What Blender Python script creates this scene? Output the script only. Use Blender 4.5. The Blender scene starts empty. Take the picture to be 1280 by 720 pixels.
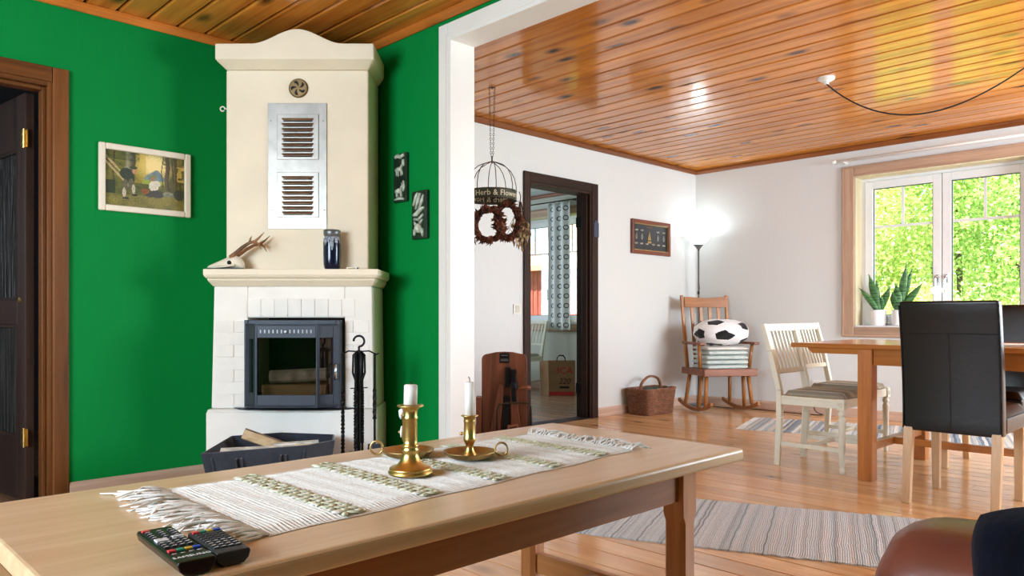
import bpy, bmesh, math, random
from mathutils import Vector, Matrix
import numpy as np
random.seed(7)
PI = math.pi
S = bpy.context.scene
C = S.collection

# ------------------------------------------------------------------ camera, world, sun, lights, exposure
FPX, HORIZ, CAMH, CEIL = 949.0, 396.0, 0.91, 2.45
YAW = math.radians(45.57)
FW = Vector((math.cos(YAW), math.sin(YAW), 0)); RT = Vector((math.sin(YAW), -math.cos(YAW), 0))
cd = bpy.data.cameras.new('camera'); cam = bpy.data.objects.new('camera', cd); C.objects.link(cam)
cam.location = (0, 0, CAMH); cam.rotation_euler = (PI/2, 0, YAW - PI/2)
cd.sensor_width = 36; cd.lens = 36*FPX/1280; cd.shift_y = (HORIZ-360)/1280; cd.clip_start = 0.05; cd.clip_end = 200
S.camera = cam
S.view_settings.view_transform = 'Standard'; S.view_settings.look = 'None'
S.view_settings.gamma = 1; S.view_settings.use_curve_mapping = False
S.view_settings.exposure = 0.07

w = bpy.data.worlds.new('world'); S.world = w; w.use_nodes = True
nt = w.node_tree; nt.nodes.clear()
sky = nt.nodes.new('ShaderNodeTexSky'); sky.sky_type = 'NISHITA'; sky.sun_disc = False
sky.sun_elevation = math.radians(48); sky.sun_rotation = math.radians(200); sky.air_density = 1.0; sky.dust_density = 2.0
bg = nt.nodes.new('ShaderNodeBackground'); bg.inputs[1].default_value = 0.8
wo = nt.nodes.new('ShaderNodeOutputWorld'); nt.links.new(sky.outputs[0], bg.inputs[0]); nt.links.new(bg.outputs[0], wo.inputs[0])

def light(name, kind, loc, rot, energy, color, size=1, size_y=None):
    d = bpy.data.lights.new(name, kind); d.energy = energy; d.color = color
    if kind == 'AREA':
        d.shape = 'RECTANGLE'; d.size = size; d.size_y = size_y or size
    o = bpy.data.objects.new(name, d); C.objects.link(o); o.location = loc; o.rotation_euler = rot
    return o
sun = light('sun', 'SUN', (0, -8, 12), (0, 0, 0), 21, (1.0, .95, .86))
sun.rotation_euler = Vector((.62, -.30, -.74)).to_track_quat('-Z', 'Y').to_euler(); sun.data.angle = math.radians(1)
DAY = (.74, .87, 1.0); YN_ = 8.0
# daylight at unseen windows of the rooms, plus added fill lamps
light('daylight_living_side', 'AREA', (-1.96, 1.75, 1.5), (PI/2, 0, -PI/2), 165, DAY, 1.9, 1.3)
light('daylight_dining_rear', 'AREA', (5.55, -1.56, 1.5), (PI/2, 0, 0), 215, DAY, 2.3, 1.3)
light('hall_fill', 'AREA', (-1.06, 5.6, 1.5), (PI/2, 0, -PI/2), 7, DAY, 1.2, 1.2)  # added fill for the dark hall; its wall has no window
light('bedroom_fill', 'AREA', (5.2, YN_-.02, 1.5), (PI/2, 0, PI), 45, DAY, 1.4, 1.3)  # added fill to brighten the bedroom; no window in that end wall
light('dining_side_fill', 'AREA', (7.12, -.35, 1.5), (PI/2, 0, PI/2), 75, DAY, 1.25, 1.3)  # extra lamp at an invented side window, brightens the dining room
def portal(loc, rot, sx, sy):
    o = light('window_portal', 'AREA', loc, rot, 1, (1, 1, 1), sx, sy); o.data.cycles.is_portal = True
portal((7.22, 2.055, 1.5), (PI/2, 0, PI/2), 1.35, 1.36)
portal((7.22, 6.555, 1.5), (PI/2, 0, PI/2), 1.35, 1.36)

# ------------------------------------------------------------------ pixel helpers (directions only; distance from the plane touched)
def ray(px, py):
    return FW + RT*((px-640)/FPX) + Vector((0, 0, (HORIZ-py)/FPX))
CP = Vector((0, 0, CAMH))
def on_z(px, py, z=0):
    d = ray(px, py); return CP + d*((z-CAMH)/d.z)
def on_x(px, py, x):
    d = ray(px, py); return CP + d*(x/d.x)
def on_y(px, py, y):
    d = ray(px, py); return CP + d*(y/d.y)
def dl(d, lat, z=0):
    p = FW*d + RT*lat; p.z = z; return p

# ------------------------------------------------------------------ materials
def srgb(r, g, b):
    f = lambda c: ((c/255+.055)/1.055)**2.4 if c/255 > .04045 else c/255/12.92
    return (f(r), f(g), f(b), 1)
class Nd:
    def __init__(s, name):
        s.m = bpy.data.materials.new(name); s.m.use_nodes = True; s.t = s.m.node_tree
        s.b = s.t.nodes['Principled BSDF']; s.out = s.t.nodes['Material Output']
    def n(s, typ, **kw):
        o = s.t.nodes.new('ShaderNode'+typ)
        for k, v in kw.items():
            if k in ('ins',):
                for a, b in v.items(): s.set(o.inputs[a], b)
            else: setattr(o, k, v)
        return o
    def set(s, inp, v):
        if hasattr(v, 'is_output') and v.is_output: s.t.links.new(v, inp)
        else: inp.default_value = v
    def math(s, op, a, b=0.0, c=None):
        o = s.n('Math', operation=op); s.set(o.inputs[0], a); s.set(o.inputs[1], b)
        if c is not None: s.set(o.inputs[2], c)
        return o.outputs[0]
    def mix(s, fac, a, b, mode='MIX'):
        o = s.n('Mix', data_type='RGBA', blend_type=mode); s.set(o.inputs[0], fac); s.set(o.inputs[6], a); s.set(o.inputs[7], b); return o.outputs[2]
    def ramp(s, fac, stops):
        o = s.n('ValToRGB'); s.set(o.inputs[0], fac); e = o.color_ramp.elements
        while len(e) < len(stops): e.new(.5)
        for i, (p, c) in enumerate(stops): e[i].position = p; e[i].color = c
        return o.outputs[0]
    def coord(s, scale=(1, 1, 1), rand=True):
        tc = s.n('TexCoord'); v = tc.outputs['Object']
        if rand:
            oi = s.n('ObjectInfo'); cx = s.n('CombineXYZ')
            s.set(cx.inputs[0], s.math('MULTIPLY', oi.outputs['Random'], 37.0)); s.set(cx.inputs[1], s.math('MULTIPLY', oi.outputs['Random'], 91.0)); s.set(cx.inputs[2], s.math('MULTIPLY', oi.outputs['Random'], 13.0))
            ad = s.n('VectorMath', operation='ADD'); s.set(ad.inputs[0], v); s.set(ad.inputs[1], cx.outputs[0]); v = ad.outputs[0]; s.rnd = oi.outputs['Random']
        mp = s.n('Mapping'); s.set(mp.inputs[0], v); mp.inputs[3].default_value = scale; return mp.outputs[0]
    def noise(s, vec, scale=5, detail=3, rough=.5, dist=0):
        o = s.n('TexNoise'); s.set(o.inputs['Vector'], vec); o.inputs['Scale'].default_value = scale; o.inputs['Detail'].default_value = detail
        o.inputs['Roughness'].default_value = rough; o.inputs['Distortion'].default_value = dist; return o.outputs[0]
    def bump(s, h, strength=.2, dist=.01):
        o = s.n('Bump'); s.set(o.inputs['Height'], h); o.inputs['Strength'].default_value = strength; o.inputs['Distance'].default_value = dist
        s.set(s.b.inputs['Normal'], o.outputs[0])
    def P(s, **kw):
        for k, v in kw.items():
            s.set(s.b.inputs[{'col': 'Base Color', 'rough': 'Roughness', 'metal': 'Metallic', 'spec': 'Specular IOR Level', 'coat': 'Coat Weight', 'coatr': 'Coat Roughness', 'sheen': 'Sheen Weight', 'emit': 'Emission Color', 'estr': 'Emission Strength', 'alpha': 'Alpha', 'trans': 'Transmission Weight', 'ior': 'IOR', 'sss': 'Subsurface Weight'}[k]], v)
        return s.m

def plain(name, rgb, rough=.5, metal=0, var=.06, nscale=8, bump=0, bscale=60, **kw):
    d = Nd(name); c = d.coord(); c0 = srgb(*rgb)
    lo = tuple(max(0, x*(1-var*2)) for x in c0[:3])+(1,); hi = tuple(min(1, x*(1+var)) for x in c0[:3])+(1,)
    col = d.ramp(d.noise(c, nscale, 4), [(.3, lo), (.7, hi)])
    if bump: d.bump(d.noise(c, bscale, 4), bump, .004)
    return d.P(col=col, rough=rough, metal=metal, **kw)

def wood(name, light_c, dark_c, axis='x', rough=.4, knots=0, grain=1.0, vary=.25, coat=0, bump=.06, spec=.5, knotc=None):
    """axis = direction the grain runs along (object space)"""
    d = Nd(name); L, D = srgb(*light_c), srgb(*dark_c)
    sc = {'x': (.5, 9, 9), 'y': (9, .5, 9), 'z': (9, 9, .5)}[axis]
    v = d.coord(tuple(k*grain for k in sc)); wv = d.noise(v, 1.6, 4, .55, .6)
    fine = d.noise(v, 9, 3, .6)
    f = d.math('ADD', d.math('MULTIPLY', wv, .75), d.math('MULTIPLY', fine, .25))
    col = d.ramp(f, [(.30, D), (.46, tuple((a+b)/2 for a, b in zip(L, D))), (.62, L)])
    shade = d.ramp(d.rnd, [(0, (1-vary,)*3+(1,)), (1, (1+vary*.5,)*3+(1,))])
    col = d.mix(1.0, col, shade, 'MULTIPLY')
    if knots:
        ks = {'x': (.55, 1.15, 1.15), 'y': (1.15, .55, 1.15), 'z': (1.15, 1.15, .55)}[axis]
        kv = d.coord(ks)
        vo = d.n('TexVoronoi'); d.set(vo.inputs['Vector'], kv); vo.inputs['Scale'].default_value = 4.2; vo.inputs['Randomness'].default_value = 1
        kd = d.math('ADD', vo.outputs['Distance'], d.math('MULTIPLY', d.math('SUBTRACT', d.noise(kv, 20, 2), .5), .07))
        k = d.ramp(kd, [(.05, (1, 1, 1, 1)), (.10, (.7, .7, .7, 1)), (.22, (0, 0, 0, 1))])
        kc = srgb(*(knotc or tuple(int(x*.42) for x in dark_c)))
        col = d.mix(d.math('MULTIPLY', k, knots), col, kc)
    d.bump(f, bump, .003)
    return d.P(col=col, rough=rough, coat=coat, coatr=.12, spec=spec)

def metal(name, rgb, rough=.3, var=.1, bump=0):
    return plain(name, rgb, rough, 1.0, var, 14, bump, 90)

def paper_wall(name, rgb, var=.03, bump=.12, spec=.35):
    d = Nd(name); c = d.coord((1, 1, 1), rand=False); c0 = srgb(*rgb)
    st = d.coord((26, 26, .7), rand=False); f = d.noise(st, 8, 3, .6); big = d.noise(c, 1.3, 2)
    ff = d.math('ADD', d.math('MULTIPLY', f, .7), d.math('MULTIPLY', big, .3))
    col = d.ramp(ff, [(.3, tuple(x*(1-var*2) for x in c0[:3])+(1,)), (.7, tuple(min(1, x*(1+var)) for x in c0[:3])+(1,))])
    d.bump(f, bump, .002)
    return d.P(col=col, rough=.62, spec=spec)

def glass(name, tint=(1, 1, 1, 1), gl=.75, rough=0.0):
    d = Nd(name); fr = d.n('Fresnel'); fr.inputs[0].default_value = 1.5
    tr = d.n('BsdfTransparent'); tr.inputs[0].default_value = tint; g = d.n('BsdfGlossy'); g.inputs['Roughness'].default_value = rough
    mx = d.n('MixShader'); d.set(mx.inputs[0], d.math('MULTIPLY', fr.outputs[0], gl)); d.set(mx.inputs[1], tr.outputs[0]); d.set(mx.inputs[2], g.outputs[0])
    d.t.links.new(mx.outputs[0], d.out.inputs[0]); return d.m

def stripes(name, cols, axis=0, scale=40, rough=.9, bump=.5, wob=.012, fibre=160):
    """woven rag stripes: bands across one object axis with slubby colour"""
    d = Nd(name); tc = d.n('TexCoord'); c = tc.outputs['Object']
    nz = d.noise(c, 7, 3); sp = d.n('SeparateXYZ'); d.set(sp.inputs[0], c)
    x = d.math('ADD', sp.outputs[axis], d.math('MULTIPLY', d.math('SUBTRACT', nz, .5), wob*2))
    t = d.math('MULTIPLY', x, scale); wn = d.n('TexWhiteNoise', noise_dimensions='1D'); d.set(wn.inputs['W'], d.math('FLOOR', t))
    n = len(cols); st = [(i/n, srgb(*k)) for i, k in enumerate(cols)]
    o = d.n('ValToRGB'); o.color_ramp.interpolation = 'CONSTANT'; e = o.color_ramp.elements
    while len(e) < n: e.new(.5)
    for i, (p, k) in enumerate(st): e[i].position = p; e[i].color = k
    d.set(o.inputs[0], wn.outputs[0])
    mp = d.n('Mapping'); d.set(mp.inputs[0], c); s3 = [1, 1, 1]; s3[1-axis if axis < 2 else 0] = .25; mp.inputs[3].default_value = s3
    f = d.noise(mp.outputs[0], fibre, 2, .6)
    col = d.mix(.45, o.outputs[0], d.ramp(f, [(.25, (.35, .36, .37, 1)), (.75, (1, 1, 1, 1))]), 'MULTIPLY')
    col = d.mix(.12, col, (1, 1, 1, 1), 'SCREEN')
    rib = d.math('SINE', d.math('MULTIPLY', x, scale*PI*2))
    d.bump(d.math('ADD', d.math('MULTIPLY', rib, .3), f), bump, .004)
    return d.P(col=col, rough=rough, spec=.1)

M = {}
M['green'] = paper_wall('green_wallpaper', (0, 131, 58), .04, .08, .12)
M['white_wall'] = paper_wall('white_wallpaper', (224, 226, 224), .02, .10)
M['grey_wall'] = paper_wall('grey_hall_paint', (96, 98, 104), .03, .1)
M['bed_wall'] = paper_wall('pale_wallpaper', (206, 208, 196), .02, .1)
M['ceil'] = wood('varnished_knotty_pine', (222, 146, 60), (170, 96, 32), 'y', .14, 1.0, 1.0, .12, .0, .03, .48, (44, 20, 8))
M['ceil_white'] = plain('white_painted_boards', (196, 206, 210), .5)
M['groove'] = plain('dark_groove', (70, 34, 12), .8)
M['mould'] = wood('pine_moulding', (206, 122, 48), (150, 78, 24), 'x', .3, .3)
M['mould_y'] = wood('pine_moulding_across', (206, 122, 48), (150, 78, 24), 'y', .3, .3)
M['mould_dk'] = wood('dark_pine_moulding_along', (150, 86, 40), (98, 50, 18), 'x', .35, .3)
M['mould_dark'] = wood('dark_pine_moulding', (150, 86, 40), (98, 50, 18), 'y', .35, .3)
M['floor'] = wood('varnished_pine_floor', (232, 186, 134), (206, 150, 98), 'y', .16, .7, 1.0, .16, 0, .03, .5, (104, 58, 26))
M['floor_grey_brown'] = wood('bedroom_floor_boards', (168, 132, 104), (120, 88, 62), 'y', .25, .5, 1.0, .16)  # grey-brown boards of the rooms beyond the doorways
M['floor_gap'] = plain('floor_gap', (92, 54, 26), .8)
M['base_wood'] = wood('washed_oak_baseboard', (220, 192, 172), (188, 152, 130), 'x', .5)
M['base_wood_y'] = wood('washed_oak_baseboard_across', (206, 178, 158), (172, 138, 116), 'y', .5)
M['casing_oak'] = wood('washed_oak_casing', (196, 164, 138), (150, 116, 92), 'z', .5)
M['casing_oak_y'] = wood('washed_oak_casing_across', (196, 164, 138), (150, 116, 92), 'y', .5)
M['raw_birch'] = wood('raw_birch_reveal', (236, 226, 190), (214, 200, 160), 'z', .6)
M['door_pine'] = wood('brown_stained_pine', (126, 76, 34), (78, 42, 16), 'z', .35, .3)
M['door_pine_x'] = wood('brown_stained_pine_across', (126, 76, 34), (78, 42, 16), 'x', .35, .3)
M['dark_wood'] = wood('dark_walnut_stain', (60, 37, 25), (26, 14, 9), 'z', .55, spec=.25)
M['dark_wood_x'] = wood('dark_walnut_stain_across', (60, 37, 25), (26, 14, 9), 'x', .55, spec=.25)
M['door_leaf'] = wood('espresso_door', (64, 48, 42), (42, 30, 26), 'z', .4)
M['white_paint'] = plain('white_gloss_paint', (238, 235, 228), .38, 0, .02, 3, .04, 30)
M['plaster'] = plain('limewash_plaster_warm_bounce', (240, 228, 204), .85, 0, .03, 4, .35, 26, spec=.2)  # warm bounce from the wood ceiling put into the upper plaster's colour
M['plaster_low'] = plain('white_limewash_brick', (240, 236, 228), .85, 0, .03, 5, .35, 30, spec=.2)
M['steel'] = metal('brushed_galvanised_steel', (138, 136, 130), .36, .08, .05)
M['louvre'] = metal('steel_louvre', (178, 164, 142), .4)
M['slot'] = plain('dark_slot', (22, 18, 16), .8)
M['bronze'] = metal('old_bronze', (122, 104, 74), .45)
M['iron'] = plain('black_iron', (26, 27, 30), .42, .6, .1, 20, .1, 60)
M['stove'] = plain('charcoal_cast_iron', (52, 58, 68), .5, .35, .06, 10, .06, 120)
M['chrome'] = metal('chrome', (214, 216, 220), .18)
M['brass'] = metal('aged_brass', (222, 190, 118), .33, .14, .05)
M['brass_dull'] = metal('dull_brass', (200, 170, 112), .4, .2, .08)
M['wax'] = plain('white_wax', (244, 242, 236), .45, 0, .02, 6, sss=.05)
M['wick'] = plain('burnt_wick', (30, 26, 24), .9)
M['stove_glass'] = glass('sooty_glass', (.62, .58, .54, 1), .9)
M['pane'] = glass('window_glass', (.97, .99, .98, 1), .6)
M['soot'] = plain('soot_brick', (58, 50, 46), .9, 0, .3, 6, .4, 30)
M['bark'] = plain('birch_bark', (226, 220, 208), .8, 0, .25, 20, .4, 40)
M['logwood'] = wood('split_firewood', (226, 196, 152), (176, 134, 90), 'x', .8)
M['logbark'] = plain('log_bark', (120, 96, 78), .9, 0, .3, 18, .5, 40)
M['felt'] = plain('navy_grey_felt', (40, 45, 56), .95, 0, .12, 30, .3, 160, sheen=.3)
M['oak_top'] = wood('light_oak_top', (216, 188, 152), (194, 158, 118), 'x', .3, 0, 1.3, .04, 0, .05)
M['oak_shaded'] = wood('oak_frame_shaded', (160, 102, 58), (122, 74, 36), 'x', .38, 0, 1.3, .05)  # same oak as the legs; apron shade put into the colour
M['oak_leg'] = wood('oak_leg', (198, 136, 82), (158, 98, 52), 'z', .38, 0, 1.3, .05)
M['oak_rail'] = wood('oak_rail', (206, 146, 90), (164, 104, 56), 'y', .38, 0, 1.3, .05)
M['dine_x'] = wood('dining_oak_across', (196, 124, 60), (150, 86, 36), 'y', .18, .2, 1.2, .05)
M['dine_z'] = wood('dining_oak', (200, 126, 62), (156, 90, 38), 'z', .3, .2, 1.2, .05)
M['dine_xx'] = wood('dining_oak_stretcher', (186, 122, 66), (140, 84, 40), 'x', .3, .2, 1.2, .05)
M['rock_z'] = wood('honey_oak', (184, 122, 62), (138, 82, 36), 'z', .35, 0, 1.3, .12)
M['rock_x'] = wood('honey_oak_across', (176, 114, 58), (130, 76, 34), 'x', .35, 0, 1.3, .12)
M['rock_seat'] = wood('reddish_seat_wood', (150, 92, 62), (104, 58, 36), 'x', .4, 0, 1.3, .05)
M['cream_paint'] = plain('cream_chair_paint', (230, 226, 206), .42, 0, .03, 6)
M['stripe_seat'] = stripes('striped_seat_fabric', [(206, 196, 172), (160, 150, 122), (222, 214, 196), (104, 136, 116), (190, 172, 140), (132, 122, 98), (214, 206, 186), (176, 160, 128)], 0, 62, .9, .15, .002, 220)
M['leather'] = plain('black_leather', (15, 12, 12), .3, 0, .15, 5, .18, 46)
M['seam'] = plain('leather_seam', (10, 9, 9), .6)
M['pale_oak'] = wood('pale_oak_leg', (222, 184, 142), (188, 146, 104), 'z', .4, 0, 1.2, .05)
M['brown_leather'] = plain('oxblood_leather', (106, 56, 44), .32, 0, .12, 6, .15, 50)
M['navy'] = plain('navy_velvet', (4, 8, 24), .95, 0, .3, 14, .5, 50, sheen=.06, spec=.1)
M['runner'] = plain('ecru_cotton', (216, 213, 205), .95, 0, .08, 120, .5, 400)
M['runner_green'] = plain('sage_cotton', (212, 214, 184), .95, 0, .12, 160, .5, 400)
M['fringe'] = plain('white_cotton_yarn', (222, 219, 212), .95, 0, .04, 200)
M['plastic'] = plain('black_plastic', (20, 18, 18), .28, 0, .1, 10)
M['plastic_grey'] = plain('charcoal_plastic', (48, 50, 54), .42, 0, .05, 10)
M['key'] = plain('dark_key', (66, 68, 74), .5)
M['key_white'] = plain('pale_key', (206, 208, 214), .5)
for k, c in dict(red=(206, 62, 74), green=(48, 142, 112), yellow=(214, 178, 72), blue=(48, 80, 190)).items(): M['key_'+k] = plain('key_'+k, c, .45)
M['print_white'] = plain('white_print', (232, 232, 230), .6)
M['rug'] = stripes('pale_rag_weave', [(206, 214, 218), (196, 206, 212), (218, 222, 224), (204, 210, 214), (170, 184, 192), (210, 216, 218), (196, 208, 214), (214, 218, 222), (188, 198, 206), (208, 212, 214), (132, 148, 156)], 1, 120)
M['rug_blue'] = stripes('blue_rag_weave', [(200, 206, 206), (120, 140, 156), (224, 222, 214), (72, 96, 124), (170, 180, 184), (206, 196, 178), (146, 160, 166), (230, 228, 222)], 1, 48)
M['wicker'] = plain('brown_wicker', (146, 98, 70), .6, 0, .3, 30, .3, 60)
M['green_cloth'] = plain('dark_green_cloth', (66, 86, 78), .9, 0, .2, 12)
M['frame_brown'] = wood('mahogany_frame', (140, 72, 44), (96, 44, 24), 'x', .35)
M['frame_cream'] = plain('cream_frame', (236, 226, 206), .5, 0, .03)
M['gold'] = metal('gold_fillet', (200, 170, 110), .4)
M['board_dark'] = plain('slate_mount', (54, 56, 58), .7)
M['rope'] = plain('pale_cord', (206, 204, 190), .8)
M['shade'] = None
M['grey_metal'] = plain('grey_metal', (122, 124, 126), .4, .7)
M['mint'] = plain('mint_quilt', (204, 214, 208), .95, 0, .05, 30, .5, 60, sheen=.2)
M['off_white'] = plain('off_white_quilt', (226, 222, 214), .95, 0, .04, 30, .5, 60, sheen=.2)
M['ball_white'] = plain('white_plush', (238, 238, 238), .95, 0, .03, 20, .4, 90, sheen=.3)
M['ball_black'] = plain('black_plush', (14, 14, 18), .95, 0, .1, 20, .4, 90, sheen=.2)
M['pot'] = plain('white_glazed_pot', (240, 240, 240), .25, 0, .01)
M['soil'] = plain('potting_soil', (60, 44, 32), .95, 0, .3, 40, .6, 60)
M['frame_white'] = plain('white_window_lacquer', (232, 234, 236), .35, 0, .02)
M['rubber'] = plain('dark_gasket', (70, 76, 80), .6)
M['black_cord'] = plain('black_cord', (22, 22, 22), .5)
M['white_plastic'] = plain('white_plastic', (236, 234, 226), .4, 0, .02)
M['band'] = plain('dark_olive_metal', (62, 60, 46), .55, .5)
M['letter'] = plain('cream_lettering', (214, 206, 176), .7)
M['wire'] = plain('dark_wire', (70, 64, 52), .5, .7)
M['dried'] = plain('dried_brown_leaves', (116, 62, 40), .9, 0, .5, 30)
M['dried_pale'] = plain('dried_straw_leaves', (186, 158, 114), .9, 0, .3, 30)
M['twig'] = plain('dark_twig', (58, 38, 28), .9)
M['old_wood'] = wood('old_stained_board', (128, 72, 44), (78, 40, 24), 'z', .45, 0, 1.2, .1)
M['antler'] = plain('antler', (150, 104, 66), .6, 0, .35, 10, .4, 50)
M['bone'] = plain('bleached_bone', (232, 222, 200), .7, 0, .08, 14, .3, 40)
M['kraft'] = plain('kraft_paper', (156, 120, 84), .85, 0, .08, 8, .2, 20)
M['ica_red'] = plain('red_print', (196, 40, 40), .7)
M['ink'] = plain('black_print', (26, 24, 24), .7)
M['ceramic'] = plain('green_white_glaze', (196, 206, 188), .3, 0, .25, 30)
M['ceramic_dark'] = plain('dark_green_glaze', (34, 52, 40), .3, 0, .3, 16)
M['cabinet_white'] = plain('white_radiator', (226, 226, 222), .45)
M['tag_blue'] = plain('slate_blue_card', (58, 66, 88), .6)
M['barn_red'] = plain('falu_red_boards', (176, 84, 72), .9, 0, .15, 6)
M['barn_roof'] = plain('pale_clay_tiles', (214, 160, 130), .9, 0, .15, 10)
M['grass'] = plain('sunny_grass', (140, 160, 70), .95, 0, .25, 3)
M['trunk'] = plain('tree_bark', (96, 84, 70), .95, 0, .3, 8)
def leaf_mat(name, a, b):
    d = Nd(name); g = d.n('NewGeometry'); c = d.ramp(g.outputs['Random Per Island'], [(0, srgb(*a)), (1, srgb(*b))])
    df = d.n('BsdfDiffuse'); tl = d.n('BsdfTranslucent'); d.set(df.inputs[0], c); d.set(tl.inputs[0], c)
    mx = d.n('MixShader'); mx.inputs[0].default_value = .45; d.set(mx.inputs[1], df.outputs[0]); d.set(mx.inputs[2], tl.outputs[0])
    d.t.links.new(mx.outputs[0], d.out.inputs[0]); return d.m
M['leaf_a'] = leaf_mat('bright_leaves', (126, 176, 84), (222, 232, 158))
M['leaf_b'] = leaf_mat('yellow_green_leaves', (150, 186, 84), (242, 240, 176))
M['snake'] = None
d = Nd('snake_plant_leaf'); c = d.coord((3, 3, 30)); M['snake'] = d.P(col=d.ramp(d.noise(c, 3, 3), [(.35, srgb(24, 74, 40)), (.65, srgb(96, 152, 86))]), rough=.35)
d = Nd('lit_glass_shade'); M['shade'] = d.P(col=srgb(245, 250, 250), rough=.4, emit=(.86, .97, 1, 1), estr=1.7)
d = Nd('lit_shell_shade'); M['shade_warm'] = d.P(col=srgb(250, 245, 235), rough=.4, emit=(1, .93, .8, 1), estr=1.6)
# vase glaze: blue-black body with pale drips running down from the shoulder
d = Nd('drip_glaze'); tc = d.n('TexCoord'); sp = d.n('SeparateXYZ'); d.set(sp.inputs[0], tc.outputs['Object'])
mp = d.n('Mapping'); d.set(mp.inputs[0], tc.outputs['Object']); mp.inputs[3].default_value = (1, 1, .12); n1 = d.noise(mp.outputs[0], 60, 2)
f = d.math('ADD', d.math('MULTIPLY', sp.outputs[2], 7.0), d.math('MULTIPLY', n1, 1.5))
M['vase'] = d.P(col=d.ramp(f, [(.0, srgb(20, 24, 48)), (.9, srgb(24, 30, 58))]), rough=.15)
rr = d.math('GREATER_THAN', f, 1.72); sp2 = d.noise(tc.outputs['Object'], 120, 2)
d.set(d.b.inputs['Base Color'], d.mix(rr, srgb(18, 22, 46), d.ramp(sp2, [(.35, srgb(90, 106, 126)), (.65, srgb(176, 184, 190))])))
# curtain print: two columns of dark rings on white cotton
d = Nd('ring_print_curtain'); tc = d.n('TexCoord'); sp = d.n('SeparateXYZ'); d.set(sp.inputs[0], tc.outputs['Object'])
def cyc(v, p): return d.math('SUBTRACT', d.math('MULTIPLY', d.math('FRACT', d.math('DIVIDE', v, p)), p), p/2)
uy = cyc(sp.outputs[1], .115); uz = cyc(sp.outputs[2], .118)
rr = d.math('SQRT', d.math('ADD', d.math('MULTIPLY', uy, uy), d.math('MULTIPLY', uz, uz)))
ringf = d.math('MULTIPLY', d.math('GREATER_THAN', rr, .020), d.math('LESS_THAN', rr, .031))
M['curtain'] = d.P(col=d.mix(ringf, srgb(226, 230, 226), srgb(62, 68, 72)), rough=.9)
# frosted door glass
d = Nd('ribbed_dark_glass'); c = d.coord((14, 14, .8), False); n1 = d.noise(c, 3, 3); d.bump(n1, .5, .02)
M['door_glass'] = d.P(col=d.ramp(n1, [(.35, srgb(34, 33, 32)), (.65, srgb(72, 70, 67))]), rough=.12)

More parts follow.
